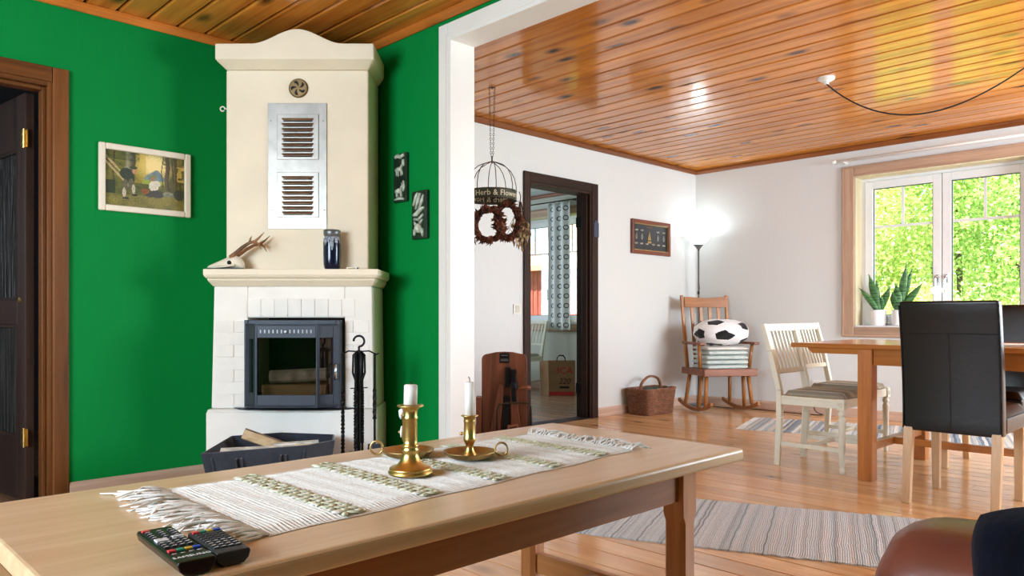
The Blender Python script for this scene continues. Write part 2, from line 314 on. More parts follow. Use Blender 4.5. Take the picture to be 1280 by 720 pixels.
# ------------------------------------------------------------------ mesh builder
class MB:
    def __init__(s): s.v = []; s.f = []; s.M = Matrix.Identity(4)
    def add(s, vs, fs):
        o = len(s.v); s.v += [tuple(s.M @ Vector(p)) for p in vs]; s.f += [tuple(i+o for i in q) for q in fs]; return s
    def box(s, x0, x1, y0, y1, z0, z1):
        return s.add([(x0, y0, z0), (x1, y0, z0), (x1, y1, z0), (x0, y1, z0), (x0, y0, z1), (x1, y0, z1), (x1, y1, z1), (x0, y1, z1)],
                     [(0, 3, 2, 1), (4, 5, 6, 7), (0, 1, 5, 4), (1, 2, 6, 5), (2, 3, 7, 6), (3, 0, 4, 7)])
    def bar(s, p, q, w, h, up=(0, 0, 1), w2=None, h2=None):
        p, q = Vector(p), Vector(q); z = (q-p).normalized(); u = Vector(up)
        if abs(z.dot(u)) > .98: u = Vector((0, 1, 0))
        x = u.cross(z).normalized(); y = z.cross(x); w2 = w if w2 is None else w2; h2 = h if h2 is None else h2
        vs = []
        for c, a, b in ((p, w, h), (q, w2, h2)):
            for i, j in ((-1, -1), (1, -1), (1, 1), (-1, 1)): vs.append(c + x*(a/2*i) + y*(b/2*j))
        return s.add(vs, [(0, 3, 2, 1), (4, 5, 6, 7), (0, 1, 5, 4), (1, 2, 6, 5), (2, 3, 7, 6), (3, 0, 4, 7)])
    def prism(s, a, z0, b=None, z1=1):
        b = b or a; n = len(a)
        vs = [(x, y, z0) for x, y in a]+[(x, y, z1) for x, y in b]
        return s.add(vs, [tuple(range(n-1, -1, -1)), tuple(range(n, 2*n))]+[(i, (i+1) % n, n+(i+1) % n, n+i) for i in range(n)])
    def extr_y(s, prof, y0, y1):   # outline in xz, extruded along y
        n = len(prof); vs = [(x, y0, z) for x, z in prof]+[(x, y1, z) for x, z in prof]
        return s.add(vs, [tuple(range(n)), tuple(range(2*n-1, n-1, -1))]+[(i, n+i, n+(i+1) % n, (i+1) % n) for i in range(n)])
    def extr_x(s, prof, x0, x1):   # outline in yz, extruded along x
        n = len(prof); vs = [(x0, y, z) for y, z in prof]+[(x1, y, z) for y, z in prof]
        return s.add(vs, [tuple(range(n-1, -1, -1)), tuple(range(n, 2*n))]+[(i, (i+1) % n, n+(i+1) % n, n+i) for i in range(n)])
    def tube(s, pts, r, n=8, closed=False, flat=1.0, caps=True):
        pts = [Vector(p) for p in pts]; m = len(pts); rs = r if isinstance(r, (list, tuple)) else [r]*m
        vs = []; fs = []; x = None
        for i, p in enumerate(pts):
            a = pts[(i-1) % m] if (closed or i) else p; b = pts[(i+1) % m] if (closed or i < m-1) else p
            t = (b-a).normalized()
            if x is None:
                u = Vector((0, 0, 1)) if abs(t.z) < .9 else Vector((1, 0, 0)); x = u.cross(t).normalized()
            else: x = (x - t*x.dot(t)).normalized()
            y = t.cross(x)
            for k in range(n):
                an = 2*PI*k/n; vs.append(p + x*(math.cos(an)*rs[i]) + y*(math.sin(an)*rs[i]*flat))
        for i in range(m if closed else m-1):
            j = (i+1) % m
            for k in range(n): fs.append((i*n+k, i*n+(k+1) % n, j*n+(k+1) % n, j*n+k))
        if not closed and caps: fs += [tuple(range(n-1, -1, -1)), tuple(range((m-1)*n, m*n))]
        return s.add(vs, fs)
    def lathe(s, prof, n=24, c=(0, 0, 0), caps=True):
        vs = []; fs = []
        for r, z in prof:
            for k in range(n):
                an = 2*PI*k/n; vs.append((c[0]+r*math.cos(an), c[1]+r*math.sin(an), c[2]+z))
        m = len(prof)
        for i in range(m-1):
            for k in range(n): fs.append((i*n+k, i*n+(k+1) % n, (i+1)*n+(k+1) % n, (i+1)*n+k))
        if caps: fs += [tuple(range(n-1, -1, -1)), tuple(range((m-1)*n, m*n))]
        return s.add(vs, fs)
    def ell(s, c, r, nu=12, nv=8):
        vs = [(c[0], c[1], c[2]-r[2])]; fs = []
        for j in range(1, nv):
            th = -PI/2+PI*j/nv
            for k in range(nu):
                an = 2*PI*k/nu; vs.append((c[0]+r[0]*math.cos(th)*math.cos(an), c[1]+r[1]*math.cos(th)*math.sin(an), c[2]+r[2]*math.sin(th)))
        vs.append((c[0], c[1], c[2]+r[2])); t = len(vs)-1
        for k in range(nu):
            fs.append((0, 1+(k+1) % nu, 1+k)); fs.append((t, 1+(nv-2)*nu+k, 1+(nv-2)*nu+(k+1) % nu))
            for j in range(nv-2):
                a = 1+j*nu; fs.append((a+k, a+(k+1) % nu, a+nu+(k+1) % nu, a+nu+k))
        return s.add(vs, fs)
    def grid(s, fn, nu, nv):
        vs = [fn(i/nu, j/nv) for j in range(nv+1) for i in range(nu+1)]
        return s.add(vs, [(j*(nu+1)+i, j*(nu+1)+i+1, (j+1)*(nu+1)+i+1, (j+1)*(nu+1)+i) for j in range(nv) for i in range(nu)])
    def mesh(s, name):
        me = bpy.data.meshes.new(name); me.from_pydata(s.v, [], s.f); me.update(); return me
    def build(s, name, mat, parent=None, loc=None, rot=None, smooth=False, bevel=0, seg=2, solid=0, sub=0):
        me = s.mesh(name); me.materials.append(mat)
        if smooth:
            me.polygons.foreach_set('use_smooth', [True]*len(me.polygons))
        o = bpy.data.objects.new(name, me); C.objects.link(o)
        if parent: o.parent = parent
        if loc is not None: o.location = loc
        if rot is not None: o.rotation_euler = rot
        if solid: m = o.modifiers.new('solid', 'SOLIDIFY'); m.thickness = solid; m.offset = 0
        if sub: m = o.modifiers.new('sub', 'SUBSURF'); m.levels = sub; m.render_levels = sub
        if bevel: m = o.modifiers.new('bevel', 'BEVEL'); m.width = bevel; m.segments = seg; m.limit_method = 'ANGLE'; m.angle_limit = math.radians(40)
        return o
def obj(name, me, parent=None, loc=None, rot=None):
    o = bpy.data.objects.new(name, me); C.objects.link(o)
    if parent: o.parent = parent
    if loc is not None: o.location = loc
    if rot is not None: o.rotation_euler = rot
    return o
def tag(o, label, cat, group=None):
    o['label'] = label; o['category'] = cat
    if group: o['group'] = group
    return o
def thing(name, label, cat, loc=(0, 0, 0), rz=0, group=None):
    o = bpy.data.objects.new(name, None); C.objects.link(o); o.location = loc; o.rotation_euler = (0, 0, rz); o.empty_display_size = .05
    return tag(o, label, cat, group)
def struct(o, label=None, cat=None):
    o['kind'] = 'structure'
    if label: o['label'] = label
    if cat: o['category'] = cat
    return o
def stuff(o): o['kind'] = 'stuff'; return o
def sgroup(name, label, cat, loc=(0, 0, 0), rz=0): return struct(thing(name, label, cat, loc, rz))
def copy_tree(o, parent=None):
    c = o.copy(); C.objects.link(c); c.parent = parent
    for ch in o.children: copy_tree(ch, c)
    return c
def text_geo(txt, size, ext=0.0):
    cu = bpy.data.curves.new('txt', 'FONT'); cu.body = txt; cu.size = size; cu.extrude = ext; cu.align_x = 'CENTER'; cu.align_y = 'CENTER'; cu.resolution_u = 2
    o = bpy.data.objects.new('txt', cu); C.objects.link(o); bpy.context.view_layer.update()
    me = bpy.data.meshes.new_from_object(o.evaluated_get(bpy.context.evaluated_depsgraph_get()))
    vs = [tuple(v.co) for v in me.vertices]; fs = [tuple(p.vertices) for p in me.polygons]
    bpy.data.objects.remove(o); bpy.data.curves.remove(cu); bpy.data.meshes.remove(me)
    return vs, fs
def sm(o):
    o.data.polygons.foreach_set('use_smooth', [True]*len(o.data.polygons)); return o

# ------------------------------------------------------------------ room shell
XB, XB2, XD, YA, YC = 2.445, 2.585, 7.0, 4.145, 4.37
X0, Y0 = -2.0, -1.6           # hidden sides of the rooms
WT = .13
YN = 8.0                      # far end of the bedroom
OPY1, OPY0, OPZ = 2.938, .28, 2.312      # wide opening in the middle wall, unseen right end drawn in to block light
def wall_along_x(name, mat, y0, y1, x0, x1, holes, label, z1=CEIL+.06):
    b = MB(); xs = x0
    for hx0, hx1, hz0, hz1 in sorted(holes):
        b.box(xs, hx0, y0, y1, -.05, z1)
        if hz0 > 0: b.box(hx0, hx1, y0, y1, -.05, hz0)
        b.box(hx0, hx1, y0, y1, hz1, z1); xs = hx1
    b.box(xs, x1, y0, y1, -.05, z1)
    return struct(b.build(name, mat), label, 'wall')
def wall_along_y(name, mat, x0, x1, y0, y1, holes, label, z1=CEIL+.06):
    b = MB(); ys = y0
    for hy0, hy1, hz0, hz1 in sorted(holes):
        b.box(x0, x1, ys, hy0, -.05, z1)
        if hz0 > 0: b.box(x0, x1, hy0, hy1, -.05, hz0)
        b.box(x0, x1, hy0, hy1, hz1, z1); ys = hy1
    b.box(x0, x1, ys, y1, -.05, z1)
    return struct(b.build(name, mat), label, 'wall')
DL0, DL1, DLZ = .13, .975, 2.035          # left doorway in x
DC0, DC1, DCZ = 4.47, 5.275, 2.03         # back doorway in x
WY0, WY1, WZ0, WZ1 = 1.38, 2.73, .818, 2.175   # dining window
BY0, BY1 = 5.88, 7.23                     # bedroom window
wall_along_x('wall_left', M['green'], YA, YA+.12, X0, XB+.001, [(DL0, DL1, 0, DLZ)], 'bright green papered wall with the brown framed doorway')
# middle wall: green on the living side, white on the dining side
def midwall(name, mat, x0, x1, lab): return wall_along_y(name, mat, x0, x1, Y0, YC, [(OPY0, OPY1, 0, OPZ)], lab)
midwall('wall_middle', M['green'], XB, XB+.07, 'bright green papered wall beside the white cased opening')
midwall('wall_middle_dining', M['white_wall'], XB+.07, XB2, 'white papered back of the wall around the opening')
wall_along_x('wall_back', M['white_wall'], YC, YC+WT, XB, XD, [(DC0, DC1, 0, DCZ)], 'white papered wall with the dark framed doorway')
wall_along_y('wall_right', M['white_wall'], XD, XD+.24, Y0-.1, YC+.06, [(WY0, WY1, WZ0, WZ1), (-1.0, .35, WZ0, WZ1)], 'white papered outer wall with the oak framed window')
wall_along_y('wall_right_bedroom', M['bed_wall'], XD, XD+.24, YC+.06, YN, [(BY0, BY1, WZ0, WZ1)], 'pale papered bedroom wall with a window')
wall_along_y('wall_side', M['green'], X0-.2, X0, Y0-.1, YA+.12, [(.8, 2.7, .85, 2.15)], 'green wall with the side window')
wall_along_x('wall_front', M['green'], Y0-.2, Y0, X0-.2, XB+.07, [], 'green wall behind the sofa')
wall_along_x('wall_front_dining', M['white_wall'], Y0-.2, Y0, XB+.07, XD+.24, [(4.4, 6.7, .85, 2.15)], 'white wall with the wide front window')
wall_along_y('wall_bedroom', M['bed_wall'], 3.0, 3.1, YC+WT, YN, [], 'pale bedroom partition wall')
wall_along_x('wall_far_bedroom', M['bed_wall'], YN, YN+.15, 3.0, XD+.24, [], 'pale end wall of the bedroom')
wall_along_y('wall_hall', M['grey_wall'], -1.2, -1.1, YA+.12, 6.9, [], 'grey hall wall')
wall_along_y('wall_hall_right', M['grey_wall'], 2.2, 2.3, YA+.12, 6.9, [], 'grey hall wall beside the stairs')
wall_along_x('wall_far_hall', M['grey_wall'], 6.9, 7.0, -1.2, 2.3, [], 'grey end wall of the hall')
# hidden skins: bedroom and hall face of the shared walls
wall_along_x('wall_back_bedroom', M['bed_wall'], YC+WT, YC+WT+.02, 3.1, XD, [(DC0-.07, DC1+.07, 0, DCZ+.07)], 'pale bedroom side of the doorway wall')
wall_along_x('wall_left_hall', M['grey_wall'], YA+.12, YA+.14, -1.1, 2.2, [(DL0-.07, DL1+.07, 0, DLZ+.07)], 'grey hall side of the doorway wall')

# floor: boards run along y
FP = .13
def boards(parent, mat, x0, x1, y0, y1, ztop, pitch, gap, thick, name='floorboard', cuts=True, seed=1, up=True):
    rnd = random.Random(seed); cache = {}
    n = int(round((x1-x0)/pitch)); p = (x1-x0)/n
    for i in range(n):
        ys = [y0]
        if cuts:
            y = y0 + rnd.uniform(.8, 3.6)
            while y < y1-.5: ys.append(y); y += rnd.choice([2.4, 3.0, 3.6])
        ys.append(y1)
        for a, b in zip(ys, ys[1:]):
            L = round(b-a, 2); key = (L, round(p, 4))
            if key not in cache:
                m = MB(); h = (p-gap)/2; l = (b-a)/2-(.0008 if cuts else 0); e = .003 if up else .009; s = -1 if up else 1
                # cross section with eased edges on the visible side
                prof = [(-h, s*thick), (h, s*thick), (h, s*e), (h-e, 0), (-h+e, 0), (-h, s*e)]
                m.extr_y(prof, -l, l); me = m.mesh(name); me.materials.append(mat); bm = bmesh.new(); bm.from_mesh(me); bmesh.ops.recalc_face_normals(bm, faces=bm.faces); bm.to_mesh(me); bm.free(); cache[key] = me
            o = obj(name, cache[key], parent, (x0+p*(i+.5), (a+b)/2, ztop))
fl = struct(MB().box(X0, XD, Y0, YC, -.06, -.016).build('floor', M['floor_gap']), 'varnished pine plank floor running through both rooms', 'floor')
boards(fl, M['floor'], X0, XB, Y0, YA, 0, FP, .0022, .0155, seed=3)
boards(fl, M['floor'], XB, XD, Y0, YC, 0, FP, .0022, .0155, seed=4)
fb = struct(MB().box(3.1, XD, YC, YN, -.06, -.016).build('floor_bedroom', M['floor_gap']), 'grey-brown plank floor of the room behind the dark doorway', 'floor')
boards(fb, M['floor_grey_brown'], 3.1, XD, YC, YN, 0, .14, .003, .0155, seed=5)
fh = struct(MB().box(-1.1, 2.2, YA, 6.9, -.06, -.016).build('floor_hall', M['floor_gap']), 'brown plank floor of the hall', 'floor')
boards(fh, M['floor_grey_brown'], -1.1, 2.2, YA, 6.9, 0, .14, .003, .0155, seed=6)
# ceilings: tongue and groove planks along y
CPI = .1465
ce = struct(MB().box(X0, XB2, Y0, YA, CEIL+.014, CEIL+.06).build('ceiling', M['groove']), 'varnished pine plank ceiling over the green room', 'ceiling')
boards(ce, M['ceil'], X0, XB, Y0, YA, CEIL, CPI, .007, .0135, 'ceiling_plank', False, 8, False)
ce2 = struct(MB().box(XB2, XD, Y0, YC, CEIL+.014, CEIL+.06).build('ceiling_dining', M['groove']), 'varnished pine plank ceiling over the dining room', 'ceiling')
boards(ce2, M['ceil'], XB2, XD, Y0, YC, CEIL, CPI, .007, .0135, 'ceiling_plank', False, 9, False)
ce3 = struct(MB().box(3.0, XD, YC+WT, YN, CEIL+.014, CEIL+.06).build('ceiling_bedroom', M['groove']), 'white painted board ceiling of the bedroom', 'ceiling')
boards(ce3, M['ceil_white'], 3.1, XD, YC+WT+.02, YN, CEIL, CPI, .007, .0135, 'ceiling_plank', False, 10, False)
struct(MB().box(-1.2, 2.3, YA+.12, 6.95, CEIL, CEIL+.06).build('ceiling_hall', M['grey_wall']), 'grey hall ceiling', 'ceiling')
# unseen roof slab keeps daylight out of joints; left eave lengthened to block sun
struct(MB().box(X0-1.6, XD+.3, Y0-.5, YN+.4, CEIL+.062, CEIL+.2).build('ceiling_slab', M['groove']), 'unseen roof slab with its eave lengthened to block sun', 'ceiling')

# ceiling mouldings, baseboards
def mould(name, b, mat, lab): return struct(b.build(name, mat, bevel=.006), lab, 'moulding')
def mp_x(y, sgn, x0, x1):
    b = MB(); prof = [(y, CEIL), (y, CEIL-.045), (y+sgn*.012, CEIL-.045), (y+sgn*.028, CEIL-.018), (y+sgn*.028, CEIL)]
    b.extr_x(prof, x0, x1); return b
def mp_y(x, sgn, y0, y1):
    b = MB(); prof = [(x, CEIL), (x, CEIL-.045), (x+sgn*.012, CEIL-.045), (x+sgn*.028, CEIL-.018), (x+sgn*.028, CEIL)]
    b.extr_y(prof, y0, y1); return b
mould('trim_1', mp_x(YA, -1, X0, XB), M['mould'], 'pine ceiling moulding above the green doorway wall')
mould('trim_2', mp_y(XB, -1, Y0, YA), M['mould_y'], 'pine ceiling moulding above the opening')
mould('trim_3', mp_x(YC, -1, XB2, XD), M['mould_dk'], 'pine ceiling moulding above the dark doorway')
mould('trim_4', mp_y(XD, -1, Y0, YC), M['mould_dark'], 'pine ceiling moulding above the window')
mould('trim_5', mp_y(XD, -1, YC+.2, YN), M['mould_dark'], 'dark ceiling moulding in the bedroom')
def base(name, b, mat, lab): return struct(b.build(name, mat, bevel=.004), lab, 'baseboard')
def bb_x(y, s, x0, x1, h): return MB().extr_x([(y, 0), (y+s*.015, 0), (y+s*.015, h*.8), (y+s*.006, h), (y, h)], x0, x1)
def bb_y(x, s, y0, y1, h): return MB().extr_y([(x, 0), (x+s*.015, 0), (x+s*.015, h*.8), (x+s*.006, h), (x, h)], y0, y1)
base('baseboard_left', bb_x(YA, -1, 1.045, 1.75, .105), M['base_wood'], 'washed oak baseboard under the green wall')
base('baseboard_middle', bb_y(XB, -1, 3.01, 3.42, .105), M['base_wood_y'], 'washed oak baseboard between fireplace and opening')
base('baseboard_back_a', bb_x(YC, -1, XB2, DC0-.065, .085), M['base_wood'], 'washed oak baseboard beside the dark doorway')
base('baseboard_back_b', bb_x(YC, -1, DC1+.085, XD, .085), M['base_wood'], 'washed oak baseboard behind the wicker basket')
base('baseboard_right', bb_y(XD, -1, Y0, YC-.02, .085), M['base_wood_y'], 'washed oak baseboard under the window')
base('baseboard_bedroom', bb_y(XD, -1, YC+.2, YN, .085), M['base_wood_y'], 'baseboard under the bedroom window')

# white casing and lining of the wide opening
t = sgroup('trim_6', 'white painted casing and lining of the wide opening', 'casing')
XL0, XL1 = XB-.016, XB2+.004
b = MB().box(XL0, XL1, OPY1-.022, OPY1-.001, 0, OPZ-.001); b.build('side_lining', M['white_paint'], t, bevel=.002)
MB().box(XL0, XL1, OPY0+.001, OPY0+.022, 0, OPZ-.001).build('side_lining', M['white_paint'], t, bevel=.002)
MB().box(XL0, XL1, OPY0+.023, OPY1-.023, OPZ-.022, OPZ-.001).build('head_lining', M['white_paint'], t, bevel=.002)
for y0_, y1_, z0_, z1_, nm in ((OPY1-.004, OPY1+.068, 0, OPZ+.066, 'side_casing'), (OPY0-.068, OPY0+.004, 0, OPZ+.066, 'side_casing'), (OPY0+.005, OPY1-.005, OPZ-.004, OPZ+.066, 'head_casing')):
    MB().box(XL0-.004, XB-.0005, y0_, y1_, z0_, z1_).build(nm, M['white_paint'], t, bevel=.004)
    MB().box(XB2+.0005, XB2+.016, y0_, y1_, z0_, z1_).build(nm, M['white_paint'], t, bevel=.004)
MB().box(XL0-.008, XL0-.003, OPY1+.004, OPY1+.012, 0, OPZ+.004).build('bead', M['white_paint'], t)

# left doorway: brown pine casing, lining, open espresso door
t = sgroup('trim_7', 'brown stained pine casing of the doorway in the green wall', 'door frame')
yf = YA-.018
for nm, x0_, x1_, z0_, z1_, mt in (('side_casing', DL1-.002, DL1+.068, 0, DLZ+.07, 'door_pine'), ('side_casing', DL0-.068, DL0+.002, 0, DLZ+.07, 'door_pine'), ('head_casing', DL0+.003, DL1-.003, DLZ-.002, DLZ+.07, 'door_pine_x')):
    MB().box(x0_, x1_, yf, YA-.0005, z0_, z1_).build(nm, M[mt], t, bevel=.006)
    MB().box(x0_, x1_, YA+.141, YA+.155, z0_, z1_).build(nm, M[mt], t, bevel=.004)
MB().box(DL1-.022, DL1-.0005, YA-.006, YA+.14, 0, DLZ-.001).build('side_lining', M['door_pine'], t, bevel=.002)
MB().box(DL1-.04, DL1-.0225, YA+.02, YA+.085, 0, DLZ-.023).build('door_stop', M['door_pine'], t, bevel=.004)
MB().box(DL0+.0005, DL0+.022, YA-.006, YA+.14, 0, DLZ-.001).build('side_lining', M['door_pine'], t, bevel=.002)
MB().box(DL0+.023, DL1-.023, YA-.006, YA+.14, DLZ-.022, DLZ-.001).build('head_lining', M['door_pine_x'], t, bevel=.002)
MB().box(DL0+.023, DL1-.041, YA+.02, YA+.085, DLZ-.04, DLZ-.0225).build('door_stop', M['door_pine_x'], t, bevel=.004)
# leaf: local x runs from hinge to the free edge, local y = thickness
dr = sgroup('door_1', 'dark espresso door with ribbed glass, swung open into the hall', 'door', (DL1-.045, YA+.135, 0.012), math.radians(97))
W_, H_, T_ = .80, 1.985, .04
for nm, x0_, x1_, z0_, z1_ in (('stile', 0, .105, 0, H_), ('stile', W_-.105, W_, 0, H_), ('rail', .106, W_-.106, 0, .30), ('rail', .106, W_-.106, .86, .98), ('rail', .106, W_-.106, H_-.26, H_)):
    MB().box(x0_, x1_, 0, T_, z0_, z1_).build(nm, M['door_leaf'], dr, bevel=.003)
for z0_, z1_ in ((.3, .86), (.98, H_-.26)):
    p_ = MB().box(.107, W_-.107, .014, .026, z0_+.001, z1_-.001).build('glass_panel', M['door_glass'], dr)
    for y_ in (.001, T_-.011):
        mb = MB()
        mb.box(.107, .122, y_, y_+.010, z0_+.001, z1_-.001); mb.box(W_-.122, W_-.107, y_, y_+.010, z0_+.001, z1_-.001)
        mb.box(.1225, W_-.1225, y_, y_+.010, z0_+.001, z0_+.016); mb.box(.1225, W_-.1225, y_, y_+.010, z1_-.016, z1_-.001); mb.build('glazing_bead', M['door_leaf'], dr)
for z_ in (.27, 1.72):
    hg = MB(); hg.box(.012, .05, T_+.0002, T_+.003, z_, z_+.085).box(-.02, .004, T_-.006, T_-.002, z_, z_+.085).tube([(.004, T_+.004, z_-.004), (.004, T_+.004, z_+.089)], .007, 10)
    h_ = hg.build('hinge', M['brass'], dr, bevel=.001); h_['label'] = 'brass hinge'
    for zz in (.02, .065): MB().lathe([(.004, 0), (.003, .002)], 8).build('screw', M['brass_dull'], h_, loc=(.034, T_+.0032, z_+zz), rot=(-PI/2, 0, 0))
ky = MB().lathe([(.013, 0), (.013, .004), (.009, .006)], 12).build('keyhole_plate', M['brass'], dr, loc=(.07, T_+.0002, .98), rot=(-PI/2, 0, 0)); ky['label'] = 'round brass plate'

# back doorway: dark walnut casing
t = sgroup('trim_8', 'dark walnut casing of the doorway in the white wall', 'door frame')
for nm, x0_, x1_, z0_, z1_, mt in (('side_casing', DC1-.002, DC1+.082, 0, DCZ+.075, 'dark_wood'), ('side_casing', DC0-.062, DC0+.002, 0, DCZ+.075, 'dark_wood'), ('head_casing', DC0+.003, DC1-.003, DCZ-.002, DCZ+.075, 'dark_wood_x')):
    MB().box(x0_, x1_, YC-.02, YC-.0005, z0_, z1_).build(nm, M[mt], t, bevel=.004)
MB().box(DC1-.022, DC1-.0005, YC-.01, YC+.15, 0, DCZ-.001).build('side_lining', M['dark_wood'], t, bevel=.002)
MB().box(DC1-.036, DC1-.0225, YC+.02, YC+.08, 0, DCZ-.023).build('door_stop', M['dark_wood'], t, bevel=.003)
MB().box(DC0+.0005, DC0+.022, YC-.01, YC+.15, 0, DCZ-.001).build('side_lining', M['dark_wood'], t, bevel=.002)
MB().box(DC0+.023, DC1-.023, YC-.01, YC+.15, DCZ-.022, DCZ-.001).build('head_lining', M['dark_wood_x'], t, bevel=.002)
MB().box(DC0+.0, DC1, YC-.01, YC+.15, -.0, .004).build('threshold', M['dark_wood_x'], t)
for z_ in (.22, 1.72):
    MB().box(DC1-.0265, DC1-.0225, YC+.09, YC+.14, z_, z_+.09).tube([(DC1-.028, YC+.145, z_), (DC1-.028, YC+.145, z_+.09)], .006, 8).build('hinge', M['iron'], t)
# cream boxed-in corner strip by the bedroom window wall
struct(MB().box(6.83, XD-.02, 5.79, 5.86, 0, CEIL-.05).build('trim_9', M['raw_birch'], bevel=.004), 'cream upright board beside the bedroom curtain', 'trim')

# ------------------------------------------------------------------ windows
def window(name, label, y0, y1, casing=True, xo=XD):
    wd = sgroup(name, label, 'window', (xo, 0, 0))
    xf0, xf1 = .155, .225                         # frame plane, local x outwards
    fz0, fz1 = WZ0, WZ1; ym = (y0+y1)/2
    # reveal boards
    MB().box(.0005, .154, y1-.012, y1-.0005, fz0+.0005, fz1-.0005).build('reveal_board', M['raw_birch'], wd)
    MB().box(.0005, .154, y0+.0005, y0+.012, fz0+.0005, fz1-.0005).build('reveal_board', M['raw_birch'], wd)
    MB().box(.0005, .154, y0+.013, y1-.013, fz1-.012, fz1-.0005).build('head_board', M['raw_birch'], wd)
    MB().box(-.012, .154, y0+.013, y1-.013, fz0+.0005, fz0+.014).build('window_sill', M['frame_white'], wd, bevel=.003)
    def rect(nm, a0, a1, c0, c1, wf, x0_, x1_, par, mat=M['frame_white'], wb=None):
        b = MB(); wb = wb or wf
        b.box(x0_, x1_, a0, a0+wf, c0, c1).box(x0_, x1_, a1-wf, a1, c0, c1).box(x0_, x1_, a0+wf, a1-wf, c0, c0+wb).box(x0_, x1_, a0+wf, a1-wf, c1-wf, c1)
        return b.build(nm, mat, par, bevel=.004)
    rect('window_frame', y0+.001, y1-.001, fz0+.001, fz1-.001, .038, xf0, xf1, wd)
    for k, (a0, a1) in enumerate(((y0+.041, ym-.003), (ym+.003, y1-.041))):
        sx0, sx1 = xf0-.012, xf0+.05
        sh = rect('sash', a0, a1, fz0+.041, fz1-.041, .068, sx0, sx1, wd)
        g0, g1, h0, h1 = a0+.068, a1-.068, fz0+.109, fz1-.109
        MB().box(sx0+.03, sx0+.034, g0+.0005, g1-.0005, h0+.0005, h1-.0005).build('pane', M['pane'], sh)
        rect('gasket', g0+.0006, g1-.0006, h0+.0006, h1-.0006, .006, sx0+.012, sx0+.029, sh, M['rubber'])
        zb = 1.72; yc = (g0+g1)/2
        MB().box(sx0+.018, sx0+.029, g0+.007, g1-.007, zb-.011, zb+.011).build('glazing_bar', M['frame_white'], sh)
        MB().box(sx0+.018, sx0+.029, yc-.011, yc+.011, zb+.0115, h1-.007).build('glazing_bar', M['frame_white'], sh)
        yh = a1-.034 if k == 0 else a0+.034
        hb = MB().box(sx0-.012, sx0-.0002, yh-.013, yh+.013, 1.20, 1.27)
        hb.tube([(sx0-.012, yh, 1.255), (sx0-.042, yh, 1.25), (sx0-.05, yh, 1.235), (sx0-.05, yh, 1.14), (sx0-.046, yh, 1.125)], [.010, .010, .011, .010, .008], 10)
        hb.build('window_handle', M['chrome'], sh, smooth=False, bevel=.002)
    if casing:
        cw = .108
        for nm, a0, a1, c0, c1, mt in (('side_casing', y1-.003, y1+cw, fz0-.09, fz1+.094, 'casing_oak'), ('side_casing', y0-cw, y0+.003, fz0-.09, fz1+.094, 'casing_oak'), ('head_casing', y0+.004, y1-.004, fz1-.003, fz1+.094, 'casing_oak_y'), ('sill_casing', y0+.004, y1-.004, fz0-.09, fz0-.0005, 'casing_oak_y')):
            MB().box(-.02, -.0005, a0, a1, c0, c1).build(nm, M[mt], wd, bevel=.005)
        for nm, a0, a1, c0, c1, mt in (('casing_bead', y1+cw-.022, y1+cw-.002, fz0-.085, fz1+.09, 'casing_oak'), ('casing_bead', y0+.004, y1+cw-.024, fz1+.072, fz1+.090, 'casing_oak_y'), ('casing_bead', y0+.004, y1+cw-.024, fz0-.086, fz0-.07, 'casing_oak_y')):
            MB().box(-.028, -.0205, a0, a1, c0, c1).build(nm, M[mt], wd, bevel=.003)
    return wd
window('window_1', 'white two sash window in a washed oak casing in the dining room', WY0, WY1)
window('window_2', 'white window seen through the dark doorway', BY0, BY1)
window('window_3', 'added unseen side window of the dining room', -1.0, .35)
for i, (cx, cy, a, wd_) in enumerate(((X0-.1, 1.75, 'y', 1.9), (5.55, Y0-.1, 'x', 2.3))):
    g = sgroup('window_%d' % (i+4), ['white side window of the green room', 'white front window of the dining room'][i], 'window', (cx, cy, 0), 0 if a == 'x' else PI/2)
    b = MB(); h = wd_/2
    for a0, a1, c0, c1 in ((-h+.001, -h+.06, .851, 2.149), (h-.06, h-.001, .851, 2.149), (-.04, .04, .911, 2.089), (-h+.06, h-.06, .851, .911), (-h+.06, h-.06, 2.089, 2.149)): b.box(a0, a1, -.03, .03, c0, c1)
    b.build('window_frame', M['frame_white'], g, bevel=.004)
    MB().box(-h+.061, -.041, -.002, .002, .912, 2.088).build('pane', M['pane'], g); MB().box(.041, h-.061, -.002, .002, .912, 2.088).build('pane', M['pane'], g)

# curtain rod above the dining window
t = thing('curtain_rod', 'thin white curtain rod running above the oak framed window', 'curtain rod', (XD, 0, 0))
MB().tube([(-.07, 1.0, 2.318), (-.07, 2.87, 2.318)], .011, 12).build('rod', M['white_paint'], t, smooth=True)
MB().ell((-.07, 2.885, 2.318), (.021, .026, .021), 14, 10).build('finial', M['white_paint'], t, smooth=True)
for y_ in (2.80, 1.15): MB().box(-.07, -.0005, y_-.006, y_+.006, 2.30, 2.312).box(-.006, -.0005, y_-.014, y_+.014, 2.285, 2.34).build('bracket', M['white_paint'], t)

# ------------------------------------------------------------------ corner fireplace (local x = right, y = into the corner)
FPD, FPL = 3.82, -1.115
fp = thing('corner_fireplace', 'plastered corner fireplace with arched top and mantel shelf', 'fireplace', dl(FPD, FPL), YAW-PI/2)
def foot(xl, xr, y0, g=.006):
    yl = .851-(-xl-.041)*.980-g; yr = .851-(xr+.041)*1.020-g
    return [(xl, y0), (xr, y0), (xr, yr), (-.041, .851-g*1.4), (xl, yl)]
def blend(a, b, k): return [((1-k)*p[0]+k*q[0], (1-k)*p[1]+k*q[1]) for p, q in zip(a, b)]
ba = MB(); A_ = foot(-.426, .421, 0); A2 = foot(-.420, .414, .012)
ba.prism(A_, 0, A_, .43).prism(A_, .43, A2, .443); ba.build('hearth_base', M['plaster_low'], fp, bevel=.012, seg=3)
lb = MB(); B1 = foot(-.418, .408, .05); B2 = foot(-.404, .400, .05)
